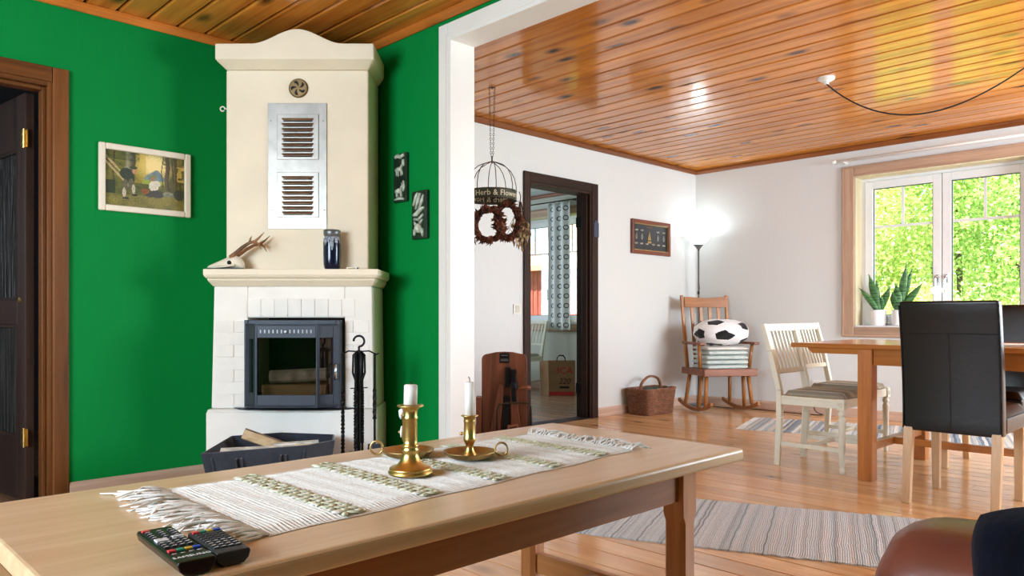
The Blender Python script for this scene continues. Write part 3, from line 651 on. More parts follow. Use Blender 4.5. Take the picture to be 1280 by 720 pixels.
# lower body with an opening for the stove: left pier, right pier, lintel, back
HOLE = (-.232, .262, .449, .905)
def clipx(x0, x1, z0, z1, y0=.05, yb=None):
    return MB().box(x0, x1, y0, yb, z0, z1)
pf = MB()
pf.prism([(-.418, .05), (HOLE[0], .05), (HOLE[0], .40), (-.418, .40)], .4435, [(-.404, .05), (HOLE[0], .05), (HOLE[0], .40), (-.404, .40)], 1.065)
pf.prism([(HOLE[1], .05), (.408, .05), (.408, .38), (HOLE[1], .38)], .4435, [(HOLE[1], .05), (.400, .05), (.400, .38), (HOLE[1], .38)], 1.065)
pf.box(HOLE[0], HOLE[1], .05, .40, HOLE[3], 1.065)
pf.prism([(-.40, .40), (.36, .40), (-.041, .80)], .4435, None, 1.065)
pf.build('firebox_surround', M['plaster_low'], fp, bevel=.006)
MB().box(HOLE[0]+.001, HOLE[1]-.001, .385, .399, .4435, .904).build('firebox_back', M['soot'], fp)
# painted bricks, slightly proud
def brick(x0, x1, z0, z1): MB().box(x0, x1, .0465+random.uniform(-.0012, .001), .0499, z0, z1).build('brick', M['plaster_low'], fp, bevel=.0025)
for i in range(8): brick(-.232+i*.0685+.0012, -.232+(i+1)*.0685-.0012, .910, 1.002)
zs = [.452, .515, .578, .641, .704, .767, .830, .893]
for i in range(7):
    z0_, z1_ = zs[i]+.0012, zs[i+1]-.0012
    if i % 2: brick(-.33, HOLE[0]-.004, z0_, z1_); brick(HOLE[1]+.004, .345, z0_, z1_)
    else: brick(-.30, HOLE[0]-.004, z0_, z1_); brick(-.395, -.3024, z0_, z1_); brick(HOLE[1]+.004, .305, z0_, z1_); brick(.3074, .385, z0_, z1_)
# mantel shelf: moulded
mt_ = MB(); m0 = foot(-.408, .404, .046); m1 = foot(-.424, .424, .008); m2 = foot(-.426, .430, -.004); m3 = foot(-.434, .444, -.018)
mt_.prism(m0, 1.0655, m1, 1.094).prism(m1, 1.094, m1, 1.104).prism(m2, 1.104, m3, 1.118).prism(m3, 1.118, m3, 1.150)
mt_.build('mantel_shelf', M['plaster'], fp, bevel=.006, seg=3)
MB().prism(foot(-.373, .368, .13), 1.1505, None, 2.1945).build('chimney_breast', M['plaster'], fp, bevel=.01, seg=3)
cn = MB(); cn.prism(foot(-.372, .367, .13), 2.195, foot(-.403, .406, .062), 2.226)
def arch():
    p = [(-.404, 2.226), (.407, 2.226), (.407, 2.308)]
    for i in range(25):
        u = i/24; x = .245-u*.46; t_ = abs(x-.015)/.235; z = 2.309+.074*(math.cos(min(1, t_)*PI)*.5+.5)
        p.append((x, z))
    return p+[(-.404, 2.308)]
cn.extr_y(arch(), .060, .385); cn.build('cornice', M['plaster'], fp, bevel=.006, seg=2)
# round damper
rv = MB().lathe([(.050, 0), (.050, .006), (.044, .010), (.010, .010)], 28).build('round_vent', M['bronze'], fp, loc=(0.005, .1298, 2.098), rot=(PI/2, 0, 0), smooth=False)
for k in range(5):
    a = 2*PI*k/5+.35; pts = []
    for r_, da, w_ in ((.010, -.1, .002), (.020, .05, .005), (.030, .28, .009), (.038, .42, .008)): pts.append((r_, a+da, w_))
    b = MB(); vs = []
    for r_, an, w_ in pts: vs += [(r_*math.cos(an)-w_*math.sin(an), r_*math.sin(an)+w_*math.cos(an), .0106), (r_*math.cos(an)+w_*math.sin(an), r_*math.sin(an)-w_*math.cos(an), .0106)]
    b.add(vs, [(0, 1, 3, 2), (2, 3, 5, 4), (4, 5, 7, 6)]); b.build('vent_slot', M['slot'], rv)
# steel panel with two louvred vents
PX = lambda px: (px-640)*3.945/FPX+1.115
PZ = lambda py: CAMH+(HORIZ-py)*3.945/FPX
vp = MB().box(PX(335), PX(408.5), .124, .1297, PZ(286), PZ(129)).build('vent_panel', M['steel'], fp, bevel=.001); vp['label'] = 'galvanised steel panel'
for (ya, yb) in ((199.5, 143), (272, 215.5)):
    x0_, x1_, z0_, z1_ = PX(346.5), PX(398.5), PZ(ya), PZ(yb)
    gr = MB().box(x0_, x1_, .1195, .1238, z0_, z1_).build('louvre_grille', M['steel'], vp, bevel=.0015)
    n = 8
    for i in range(n):
        zc = z1_-.028-(z1_-z0_-.052)*i/(n-1); hw = .083; xc = (x0_+x1_)/2
        b = MB(); pts = 9
        def lf(u, v, zc=zc, xc=xc, hw=hw):
            x = xc+(u-.5)*2*hw; e = min(1, (1-abs(u-.5)*2)*7); e = math.sqrt(max(0, e*(2-e)))
            return (x, .1194-.011*e*math.sin(v*PI*.5), zc+.008-.015*v*(.35+.65*e))
        b.grid(lf, 14, 4); b.build('louvre', M['louvre'], gr, smooth=True)
        MB().add([(xc-hw*.9, .1192, zc-.0065), (xc+hw*.9, .1192, zc-.0065), (xc+hw*.9, .1192, zc-.0115), (xc-hw*.9, .1192, zc-.0115)], [(0, 1, 2, 3)]).build('louvre_slot', M['slot'], gr)
for sx, sy in ((338.5, 151), (404, 151), (340, 262.5), (405.5, 262.5)):
    MB().lathe([(.004, 0), (.003, .0015)], 8).build('screw', M['bronze'], vp, loc=(PX(sx), .1239, PZ(sy)), rot=(PI/2, 0, 0))
# eye hook on the chimney's left side
MB().tube([(-.374, .16, 2.0), (-.39, .16, 2.0)]+[(-.402+.012*math.cos(a), .16, 2.0+.012*math.sin(a)) for a in [i*2*PI/12-.2 for i in range(12)]], .0035, 8).build('eye_hook', M['white_paint'], fp, smooth=True)
# hearth plate under the stove
hp = []
for i in range(17):
    u = i/16*2-1; hp.append((u*.315+.012, .049-.085*math.sqrt(max(0, 1-abs(u)**2.6))))
MB().prism(hp, .4436, None, .4486).build('hearth_plate', M['iron'], fp, bevel=.002)
# wood stove insert: a bay front with three glazed faces
st = MB()
def rectring(b, P, Q, a0, a1, c0, c1, g0, g1, h0, h1, th=.02):
    """frame in the vertical plane from P to Q (xy); outer u a0..a1, z c0..c1; hole u g0..g1, z h0..h1"""
    P = Vector((P[0], P[1], 0)); Q = Vector((Q[0], Q[1], 0)); d_ = (Q-P).normalized(); n_ = Vector((-d_.y, d_.x, 0))
    def bx(u0, u1, z0, z1):
        vs = []
        for z in (z0, z1):
            for u, k in ((u0, 0), (u1, 0), (u1, 1), (u0, 1)):
                p = P+d_*u+n_*(th*k); vs.append((p.x, p.y, z))
        b.add(vs, [(0, 3, 2, 1), (4, 5, 6, 7), (0, 1, 5, 4), (1, 2, 6, 5), (2, 3, 7, 6), (3, 0, 4, 7)])
    bx(a0, g0, c0, c1); bx(g1, a1, c0, c1); bx(g0, g1, c0, h0); bx(g0, g1, h1, c1)
sL, sR, zb, zt = -.229, .252, .450, .894
ib = MB(); ib.box(sL, sL+.02, -.012, .045, zb, zt).box(sR-.02, sR, -.012, .045, zb, zt).box(sL+.02, sR-.02, -.012, .045, zt-.022, zt).box(sL+.02, sR-.02, -.012, .045, zb, zb+.02)
fr_ = ib.build('stove_frame', M['stove'], fp, bevel=.003)
P0, P1, P2, P3 = (sL+.008, -.0125), (-.150, -.085), (.158, -.085), (sR-.006, -.0125)
dz0, dz1 = zb+.012, zt-.018
def ln(a, b): return math.hypot(b[0]-a[0], b[1]-a[1])
df = MB(); rectring(df, P1, P2, 0, ln(P1, P2), dz0, dz1, .010, ln(P1, P2)-.008, .524, .806); dfo = df.build('stove_door', M['stove'], fp, bevel=.002)
ds = MB(); rectring(ds, P0, P1, 0, ln(P0, P1), dz0, dz1, .035, ln(P0, P1)-.016, .535, .80); ds.build('door_side', M['stove'], dfo, bevel=.002)
ds = MB(); rectring(ds, P2, P3, 0, ln(P2, P3), dz0, dz1, .012, ln(P2, P3)-.030, .524, .806); ds.build('door_side', M['stove'], dfo, bevel=.002)
for A, B, g in ((P1, P2, .008), (P0, P1, .014), (P2, P3, .012)):
    dd = Vector((B[0]-A[0], B[1]-A[1], 0)).normalized(); nn = Vector((-dd.y, dd.x, 0)); a = Vector((A[0], A[1], 0))+dd*g+nn*.010; b_ = Vector((B[0], B[1], 0))-dd*g+nn*.010
    MB().add([(a.x, a.y, .52), (b_.x, b_.y, .52), (b_.x, b_.y, .81), (a.x, a.y, .81)], [(0, 1, 2, 3)]).build('stove_glass', M['stove_glass'], dfo, solid=.003)
for P_, Q_ in ((dz0, dz0+.012), (dz1-.012, dz1)):
    MB().prism([P0, P1, P2, P3, (sR-.006, .0), (sL+.008, .0)], P_, None, Q_).build('door_plate', M['stove'], dfo)
for i in range(13):
    x_ = -.122+i*.0207
    if i == 6: MB().lathe([(.008, 0), (.008, .008), (.006, .010)], 14).build('air_knob', M['grey_metal'], dfo, loc=(x_, -.0852, .837), rot=(PI/2, 0, 0))
    else: MB().box(x_-.0038, x_+.0038, -.0868, -.0852, .829, .846).build('air_slot', M['grey_metal'], dfo, bevel=.001)
MB().tube([(.236, -.026, .60), (.238, -.048, .605), (.238, -.05, .67), (.236, -.03, .675)], .006, 8).build('door_handle', M['chrome'], dfo, smooth=True)
# firewood lying in the stove
lg = MB(); lg.tube([(-.13, .10, .60), (.16, .10, .615)], [.035, .034], 10); lg.build('log', M['bark'], fp, smooth=False)  # added pale log stands in for a reflection on the stove glass
lg = MB(); lg.tube([(-.16, .16, .545), (.18, .14, .545)], [.05, .05], 9); lg.build('log', M['logbark'], fp)
lg = MB(); lg.bar((-.15, .04, .54), (.17, .06, .54), .06, .05); lg.build('log', M['logwood'], fp)
MB().box(HOLE[0]+.02, HOLE[1]-.02, .0, .38, .4505, .51).build('ash_bed', M['soot'], fp)

# things on the mantel
def fpw(x, y, z): return fp.matrix_basis @ Vector((x, y, z))
bpy.context.view_layer.update()
def fpw(x, y, z=0):
    p = FW*(FPD+y)+RT*(FPL+x); p.z = z; return p
FR = YAW-PI/2
ant = thing('antler_skull', 'bleached roe deer skull with a brown antler lying on the mantel', 'antler', fpw(-.335, .055, 1.1502), FR)
sk = MB()
prof = [(-.105, .010, .008, .006), (-.085, .018, .016, .012), (-.055, .026, .022, .018), (-.02, .036, .032, .028), (.015, .045, .042, .040), (.045, .045, .044, .044), (.07, .034, .035, .034), (.085, .015, .018, .018)]
vs, n = [], 14; fs = []
for (x, zc, ry, rz) in prof:
    for k in range(n): a = 2*PI*k/n; vs.append((x, ry*math.cos(a), .004+max(0, zc*.72+rz*math.sin(a)*(.9 if math.sin(a) > 0 else .75))))
for i in range(len(prof)-1):
    for k in range(n): fs.append((i*n+k, i*n+(k+1) % n, (i+1)*n+(k+1) % n, (i+1)*n+k))
fs += [tuple(range(n-1, -1, -1)), tuple(range((len(prof)-1)*n, len(prof)*n))]
sk.add(vs, fs); sk.build('skull', M['bone'], ant, smooth=True, sub=1)
for s_ in (-1, 1): MB().ell((.022, s_*.036, .034), (.014, .009, .011), 12, 8).build('eye_socket', M['slot'], ant, smooth=True)
for s_ in (-1, 1): MB().tube([(-.10, s_*.008, .012), (-.05, s_*.024, .012), (.0, s_*.036, .016), (.05, s_*.046, .022)], [.004, .006, .006, .005], 7).build('cheek_bone', M['bone'], ant, smooth=True)
MB().box(-.10, .09, -.04, .04, 0, .004).build('backing_board', M['iron'], ant)
for s_, sc in ((-1, 1.0), (1, .96)):
    an_ = MB(); y_ = s_*.022
    main = [(.022, y_, .062), (.045, y_*1.1, .080), (.085, y_*1.3, .112), (.122, y_*1.6, .134), (.15, y_*1.8, .140), (.175, y_*2.0, .160), (.200, y_*2.1, .186)]
    main = [(p[0]*1.0, p[1], p[2]*sc) for p in main]
    an_.tube(main, [.012, .010, .009, .008, .008, .005, .0015], 9)
    an_.tube([main[3], (.128, y_*1.7, .155*sc), (.134, y_*1.7, .168*sc)], [.006, .004, .001], 7)
    an_.tube([main[4], (.172, y_*1.9, .126*sc), (.185, y_*2.0, .098*sc)], [.007, .005, .001], 7)
    an_.tube([(.02, y_-.010, .060), (.03, y_, .066), (.022, y_+.012, .062)], [.006, .009, .006], 7)
    an_.build('antler', M['antler'], ant, smooth=True)
vz = thing('vase', 'slim blue-black stoneware vase with pale drip glaze on the mantel', 'vase', fpw(.195, .062, 1.1502), FR)
MB().lathe([(.034, 0), (.038, .006), (.043, .03), (.0445, .08), (.0445, .14), (.042, .160), (.036, .168), (.036, .173), (.042, .178), (.043, .190), (.042, .200), (.037, .203), (.034, .199), (.032, .165), (.036, .10), (.034, .012), (.005, .010)], 32).build('body', M['vase'], vz, smooth=True)
MB().lathe([(.0368, .1685), (.0426, .1765), (.0438, .190), (.0427, .2008), (.037, .2040)], 32, caps=False).build('rim_glaze', M['grey_metal'], vz, smooth=True)
bx = thing('small_box', 'tiny flat white box lying near the vase on the mantel', 'box', fpw(.305, .05, 1.1502), FR)
MB().box(-.03, .03, -.018, .018, 0, .012).build('sleeve', M['white_plastic'], bx, bevel=.001)
MB().box(-.024, .016, -.0186, -.0181, .003, .009).build('strike_strip', M['bronze'], bx); MB().box(.021, .0295, -.0186, -.0181, .002, .010).build('end_mark', M['ink'], bx)

# fire tools on their stand
ft = thing('fire_tool_set', 'black wrought iron fire tool stand with twisted tools', 'fire tools', fpw(.375, -.15, 0), FR)
sb = MB(); sb.tube([(0, 0, .02), (0, 0, .70)], .009, 8)
for a in (0, PI/2, PI, 3*PI/2): sb.tube([(0, 0, .05), (.07*math.cos(a), .07*math.sin(a), .035), (.11*math.cos(a), .11*math.sin(a), .004)], .007, 6)
sb.box(-.055, .055, -.05, .05, .245, .253); sb.build('stand', M['iron'], ft)
hk = MB(); hk.tube([(0, 0, .69), (0, 0, .765)]+[(.026*math.sin(a)+0.0, 0, .792-.026*math.cos(a)) for a in [i*.42+.1 for i in range(12)]], .0055, 8); hk.build('carry_hook', M['iron'], ft, smooth=True)
cg = MB()
for k in range(4):
    a = k*PI/2+.5; cg.tube([(.006*math.cos(a), .006*math.sin(a), .745), (.028*math.cos(a), .028*math.sin(a), .725), (.030*math.cos(a), .030*math.sin(a), .64), (.010*math.cos(a), .010*math.sin(a), .585), (.006*math.cos(a), .006*math.sin(a), .55)], .0055, 7)
cg.build('basket_handle', M['iron'], ft, smooth=True)
ca = MB(); ca.tube([(-.085, 0, .728), (-.05, 0, .745), (0, 0, .742), (.05, 0, .745), (.085, 0, .728), (.095, 0, .735)], .004, 6); ca.build('cross_arm', M['iron'], ft, smooth=True); MB().tube([(-.04, -.01, .565), (.04, .01, .567)], .003, 6).build('cross_pin', M['iron'], ft)
def twisted(p, q, r, turns, r2=.0):
    b = MB(); p, q = Vector(p), Vector(q); m = 40
    for ph in (0, PI): b.tube([p.lerp(q, i/m)+Vector((math.cos(turns*2*PI*i/m+ph)*r, math.sin(turns*2*PI*i/m+ph)*r, 0)) for i in range(m+1)], r*.95, 6)
    return b
for x_, y_, z0_, kind in ((-.075, -.012, .10, 'poker'), (.078, -.012, .30, 'shovel'), (-.012, -.02, .16, 'tongs'), (.012, .02, .18, 'brush')):
    b = twisted((x_, y_, z0_+.12), (x_, y_, .56), .0055, 9); b.tube([(x_, y_, .55), (x_, y_, .735)], .0065, 7); b.tube([(x_, y_, z0_), (x_, y_, z0_+.13)], .006, 7)
    if kind == 'shovel': b.add([(x_-.03, y_-.015, .30), (x_+.03, y_-.015, .30), (x_+.035, y_-.03, .19), (x_-.035, y_-.03, .19), (x_-.03, y_-.010, .30), (x_+.03, y_-.010, .30), (x_+.035, y_-.025, .19), (x_-.035, y_-.025, .19)], [(0, 1, 2, 3), (7, 6, 5, 4), (0, 4, 5, 1), (1, 5, 6, 2), (2, 6, 7, 3), (3, 7, 4, 0)])
    if kind == 'brush': b.tube([(x_, y_, .20), (x_+.02, y_, .10)], [.012, .035], 10)
    if kind == 'poker': b.tube([(x_, y_, .10), (x_-.01, y_-.02, .08), (x_-.01, y_-.035, .10)], .005, 6)
    if kind == 'tongs': b.tube([(x_, y_, .2), (x_+.05, y_-.01, .05)], .005, 6)
    b.build(kind, M['iron'], ft)
# felt log basket
kb = thing('log_basket', 'dark felt log basket holding split firewood in front of the fireplace', 'basket', fpw(0, 0, 0), FR)
top = [(-.235, -.52), (.19, -.385), (.285, -.275), (.235, -.075), (-.03, -.045), (-.25, -.12)]
cx, cy = .01, -.25; bot = [(cx+(x-cx)*.80, cy+(y-cy)*.78) for x, y in top]
zr = [.315, .33, .335, .33, .335, .33]
def bowl(b, t_, k, z0):
    n = len(top); vs = [(x, y, z0) for x, y in bot]+[(x, y, z) for (x, y), z in zip(top, zr)]
    b.add(vs, [tuple(range(n-1, -1, -1))]+[(i, (i+1) % n, n+(i+1) % n, n+i) for i in range(n)])
b = MB(); bowl(b, 0, 1, .004); b.build('felt_shell', M['felt'], kb, solid=.008)
def fpt(u, z, off=.008):
    a = Vector((top[0][0], top[0][1], .315)); c = Vector((top[1][0], top[1][1], .33)); p = a.lerp(c, u); q = Vector((bot[0][0], bot[0][1], .004)).lerp(Vector((bot[1][0], bot[1][1], .004)), u)
    v = q.lerp(p, z/.325); nrm = Vector((c.y-a.y, -(c.x-a.x), 0)).normalized(); return v+nrm*off
for u in (.33, .76):
    MB().tube([fpt(u-.02, .29), fpt(u-.02, .22, .010), fpt(u+.015, .20, .022), fpt(u+.03, .25, .012), fpt(u+.03, .29)], .010, 6, flat=.35).build('strap_handle', M['felt'], kb)
for u in (.08, .97): MB().tube([fpt(u, .30, .006), fpt(u, .02, .006)], .004, 6).build('seam', M['felt'], kb)
def log(name, lab, pts, w_, h_, mats, up):
    g_ = thing(name, lab, 'firewood', (pts[0]), 0, None); q = Vector(pts[1])-Vector(pts[0])
    o = MB().bar((0, 0, 0), q, w_, h_, up); o.build('split_face', M['logwood'], g_, bevel=.004)
    n_ = q.normalized(); u_ = (Vector(up)-n_*Vector(up).dot(n_)).normalized()
    MB().bar(u_*(h_/2+.0035)+q*.01, u_*(h_/2+.0035)+q*.99, w_*.98, .006, up).build('bark', M[mats], g_)
log('firewood_log', 'split log leaning up over the rim of the felt basket', (fpw(-.16, -.215, .352), fpw(.02, -.19, .282)), .06, .045, 'logbark', (0, .3, 1))
log('firewood_log', 'long split log lying along the front of the felt basket', (fpw(-.19, -.43, .285), fpw(.12, -.34, .285)), .055, .05, 'bark', (0, -.2, 1))
log('firewood_log', 'pale birch log lying under the long split log in the felt basket', (fpw(.0, -.27, .285), fpw(.2, -.22, .292)), .055, .05, 'bark', (0, 0, 1))
log('firewood_log', 'log at the bottom of the felt basket', (fpw(-.15, -.2, .20), fpw(.17, -.2, .20)), .11, .1, 'logbark', (0, 0, 1))
log('firewood_log', 'thick log beneath the others in the felt basket', (fpw(-.15, -.33, .205), fpw(.17, -.30, .205)), .09, .09, 'logbark', (0, 0, 1))

# ------------------------------------------------------------------ pictures and plaques
def picture_mesh(name, W, H, nu, nv, fn):
    vs, fs, cols = [], [], []
    for j in range(nv+1):
        for i in range(nu+1): vs.append((i/nu*W, 0, j/nv*H))
    for j in range(nv):
        for i in range(nu): fs.append((j*(nu+1)+i, j*(nu+1)+i+1, (j+1)*(nu+1)+i+1, (j+1)*(nu+1)+i)); cols.append(fn((i+.5)/nu, (j+.5)/nv))
    me = bpy.data.meshes.new(name); me.from_pydata(vs, [], fs); at = me.color_attributes.new('paint', 'FLOAT_COLOR', 'CORNER')
    k = 0
    for f_, c_ in enumerate(cols):
        for _ in range(4): at.data[k].color = srgb(*c_); k += 1
    return me
def print_mat(name, rough=.5):
    d = Nd(name); a = d.n('VertexColor'); a.layer_name = 'paint'; return d.P(col=a.outputs[0], rough=rough)
rp = random.Random(5)
def smooth_noise(seed):
    r_ = np.random.RandomState(seed); g = r_.rand(24, 24)
    def f(u, v, s):
        x, y = u*s % 23, v*s % 23; i, j = int(x), int(y); a, b = x-i, y-j; a = a*a*(3-2*a); b = b*b*(3-2*b)
        return (g[i, j]*(1-a)+g[i+1, j]*a)*(1-b)+(g[i, j+1]*(1-a)+g[i+1, j+1]*a)*b
    return f
sn = smooth_noise(3)
def lerp3(a, b, t): return tuple(a[i]+(b[i]-a[i])*t for i in range(3))
hsh = np.random.RandomState(8).rand(160, 110)
def forest(u, v):
    n1, n2, n3 = sn(u, v, 9), sn(u+.3, v+.1, 21), hsh[int(u*159), int(v*109)]; n = .4*n1+.3*n2+.3*n3
    def el(x, y, rx, ry): return ((u-x)/rx)**2+((v-y)/ry)**2 < 1
    c = lerp3((40, 52, 22), (150, 142, 56), n)
    g = max(0, 1-math.hypot((u-.60)/.30, (v-.80)/.34))
    c = lerp3(c, (248, 222, 150), min(1, g*2.0*(.6+.6*n3)))
    if .36 < u < .50 and v > .45: c = lerp3(c, (206, 170, 60), .55*n3+.2)
    hill = .56+.17*math.exp(-((u-.64)/.08)**2)+.05*math.exp(-((u-.54)/.05)**2)
    if .48 < u < .78 and .50 < v < hill: c = lerp3((92, 116, 126), (134, 152, 150), n2)
    if .45 < u < .78 and .44+.03*n1 < v < .53: c = lerp3((176, 180, 72), (128, 146, 56), n3)
    if abs(u-.29-.02*math.sin(v*9)) < .065 and v > .36: c = lerp3((176, 170, 132), (70, 64, 44), min(1, abs(u-.27)/.07*.8+.35*n3))
    for tx, tw in ((.775, .028), (.845, .010), (.885, .016), (.94, .010), (.71, .006), (.10, .012)):
        if abs(u-tx-.008*math.sin(v*12+tx*30)) < tw and v > .36: c = lerp3((120, 96, 54), (52, 42, 26), .6*n3+.4*(u > tx))
    if u > .90 and v > .55 and n2 > .45: c = lerp3(c, (232, 192, 104), .7)
    for k in (.90, .80): 
        if abs(v-(k-u*1.45)) < .028 and u < .26: c = lerp3((214, 194, 140), (140, 116, 74), n3)
    if u < .12 and .2 < v < .46: c = lerp3((24, 34, 22), (62, 74, 36), n3)
    if v < .20+.05*n1: c = lerp3((66, 68, 28), (170, 152, 70), .5*n3+.5*n1)
    if v > .84 and (u < .42 or u > .72): c = lerp3(c, (30, 46, 20), .6*n2)
    if el(.26, .60, .085, .105) or el(.30, .52, .06, .10): c = lerp3((26, 38, 30), (66, 76, 54), n3)
    if el(.355, .655, .028, .05): c = lerp3((214, 170, 130), (150, 100, 70), n3)
    if el(.345, .725, .05, .026): c = (56, 66, 40)
    if el(.245, .40, .030, .10) or el(.315, .42, .034, .10): c = lerp3((120, 112, 84), (70, 64, 46), n3)
    if el(.23, .25, .022, .09) or el(.345, .33, .022, .09): c = lerp3((222, 212, 186), (150, 140, 114), n3)
    if el(.25, .15, .04, .02) or el(.36, .22, .04, .02): c = (36, 30, 22)
    if el(.60, .42, .062, .10) or el(.64, .47, .05, .06): c = lerp3((244, 238, 220), (196, 184, 158), n3)
    if el(.585, .565, .03, .045): c = lerp3((190, 144, 106), (120, 84, 60), n3)
    if el(.595, .605, .045, .020): c = (128, 134, 60)
    if el(.64, .28, .10, .07) or el(.56, .25, .07, .04): c = lerp3((40, 40, 40), (86, 82, 70), n3)
    if el(.49, .31, .05, .05): c = lerp3((168, 92, 44), (110, 58, 26), n3)
    if el(.79, .29, .075, .05): c = lerp3((172, 168, 140), (84, 80, 64), n3)
    if el(.93, .30, .07, .10): c = lerp3((74, 78, 66), (40, 44, 34), n3)
    return c
def wall_frame_y(name, label, cat, pxs, Y, depth, fw, mat_f, fn, pm, n, group=None, inner=None):
    """framed picture on a wall facing -y from four photo corners"""
    ps = [on_y(px, py, Y) for px, py in pxs]; x0_ = (ps[0].x+ps[3].x)/2; x1_ = (ps[1].x+ps[2].x)/2; z1_ = (ps[0].z+ps[1].z)/2; z0_ = (ps[2].z+ps[3].z)/2
    W, H = x1_-x0_, z1_-z0_; t = thing(name, label, cat, (x0_, Y, z0_), 0, group)
    for nm, a in (('frame_side', (0, fw, 0, H)), ('frame_side', (W-fw, W, 0, H)), ('frame_rail', (fw, W-fw, 0, fw)), ('frame_rail', (fw, W-fw, H-fw, H))):
        MB().box(a[0], a[1], -depth, -.0005, a[2], a[3]).build(nm, mat_f, t, bevel=.006, seg=2)
    if inner:
        f2 = fw+inner[0]
        b = MB(); b.box(fw+.0003, f2, -depth*.7, -.003, fw+.0003, H-fw-.0003).box(W-f2, W-fw-.0003, -depth*.7, -.003, fw+.0003, H-fw-.0003).box(f2, W-f2, -depth*.7, -.003, fw+.0003, f2).box(f2, W-f2, -depth*.7, -.003, H-f2, H-fw-.0003); b.build('fillet', inner[1], t); fw = f2
    me = picture_mesh('picture', W-2*fw-.001, H-2*fw-.001, n[0], n[1], fn); me.materials.append(pm)
    obj('picture', me, t, (fw+.0005, -.006, fw+.0005)); return t, W, H, fw
wall_frame_y('framed_painting', 'cream framed forest painting of two hunters on the green wall', 'painting', [(123, 177), (238, 194.5), (236, 273), (121.5, 262)], YA, .022, .031, M['frame_cream'], forest, print_mat('oil_print', .35), (150, 96))
t, W, H, fw = wall_frame_y('knot_board', 'dark sailor knot board in a mahogany frame on the white wall', 'picture', [(789, 273), (837, 280.5), (834, 321.5), (786.5, 315.5)], YC, .03, .035, M['frame_brown'], lambda u, v: (52, 54, 56), print_mat('slate_print', .5), (4, 4), None, (.008, M['gold']))
rk = random.Random(11)
for row, zz in enumerate((.76, .5, .24)):
    for col_, uu in enumerate((.08, .24, .72, .9) if row != 2 else (.07, .23, .39, .58, .74, .9)):
        x_ = fw+uu*(W-2*fw); z_ = fw+zz*(H-2*fw); b = MB()
        if row == 1:
            b.tube([(x_+.009*math.cos(a), -.010, z_+.022*math.sin(a)) for a in [i*2*PI/12 for i in range(12)]], .0028, 6, closed=True); b.tube([(x_, -.010, z_+.02), (x_+.005, -.010, z_+.036)], .0025, 6)
        else:
            pts = [(x_+(-.024+.048*i/8), -.010, z_+.006*math.sin(i*1.7+rk.random())) for i in range(9)]; b.tube(pts, .003, 6); b.tube([(x_-.01, -.011, z_-.008), (x_+.006, -.011, z_+.010), (x_+.012, -.011, z_-.004)], .0026, 6)
        b.build('rope_knot', M['rope'], t, smooth=True)
b = MB(); xm = W*.47; b.box(xm-.03, xm+.03, -.011, -.0075, H*.34, H*.40); b.add([(xm-.03, -.010, H*.43), (xm+.002, -.010, H*.43), (xm+.002, -.010, H*.72)], [(0, 1, 2)]).add([(xm+.006, -.010, H*.43), (xm+.028, -.010, H*.43), (xm+.006, -.010, H*.66)], [(0, 1, 2)]); b.build('ship_emblem', M['gold'], t)
MB().box(xm-.045, xm+.045, -.009, -.0075, H*.80, H*.825).build('title_strip', M['frame_brown'], t)

# ceramic relief plaques on the green wall beside the opening
def plaque(label, pxs, rel):
    ps = [on_x(px, py, XB) for px, py in pxs]; y1_ = (ps[0].y+ps[3].y)/2; y0_ = (ps[1].y+ps[2].y)/2; z1_ = (ps[0].z+ps[1].z)/2; z0_ = (ps[2].z+ps[3].z)/2
    W, H = y1_-y0_, z1_-z0_
    t = thing('relief_plaque', label, 'plaque', (XB, y1_, z0_), -PI/2)   # local x runs along -y, local -y faces the room
    MB().box(0, W, -.020, -.0005, 0, H).build('tile', M['ceramic_dark'], t, bevel=.005)
    for pts, rs in rel:
        MB().tube([(u*W, -.0205-.002, v*H) for u, v in pts], [r_*W for r_ in rs], 8, flat=1).build('relief', M['ceramic'], t, smooth=True)
    return t
deer = lambda ox, oy, s=1: [([(ox-.22*s, oy), (ox, oy+.01), (ox+.16*s, oy+.015)], [.10, .12, .09]), ([(ox+.14*s, oy+.02), (ox+.22*s, oy+.09), (ox+.32*s, oy+.10)], [.08, .06, .04]), ([(ox-.2*s, oy), (ox-.22*s, oy-.12)], [.05, .025]), ([(ox-.1*s, oy), (ox-.08*s, oy-.13)], [.045, .025]), ([(ox+.12*s, oy), (ox+.12*s, oy-.13)], [.045, .025]), ([(ox+.18*s, oy), (ox+.24*s, oy-.12)], [.045, .025]), ([(ox+.24*s, oy+.1), (ox+.18*s, oy+.17)], [.03, .015])]
plaque('ceramic relief plaque with a standing and a resting deer on the green wall', [(494.5, 193), (511.5, 192), (512, 252), (496, 254)],
       deer(.5, .66) + deer(.48, .22, .9) + [([(.2, .93), (.4, .95), (.6, .92), (.85, .95)], [.08, .1, .1, .07]), ([(.8, .85), (.85, .72)], [.08, .05]), ([(.8, .42), (.85, .3), (.8, .2)], [.05, .07, .04]), ([(.15, .06), (.5, .07), (.85, .05)], [.05, .06, .05])])
plaque('ceramic relief plaque with leaping animals and leaves beside the white casing', [(518, 240), (537, 237.5), (537.5, 298), (518.5, 300)],
       [([(.15, .7), (.35, .88), (.45, .96)], [.05, .09, .05]), ([(.3, .62), (.5, .82), (.6, .94)], [.05, .09, .05]), ([(.5, .6), (.7, .76), (.8, .9)], [.05, .08, .04]), ([(.15, .5), (.4, .52), (.6, .6), (.85, .64)], [.06, .11, .1, .05]), ([(.2, .42), (.5, .4), (.8, .5)], [.06, .07, .05]), ([(.45, .3), (.5, .22), (.45, .14)], [.12, .2, .14]), ([(.25, .2), (.2, .08)], [.09, .05]), ([(.7, .2), (.78, .05)], [.1, .05]), ([(.6, .32), (.75, .4)], [.08, .03]), ([(.3, .3), (.2, .38)], [.07, .03])])

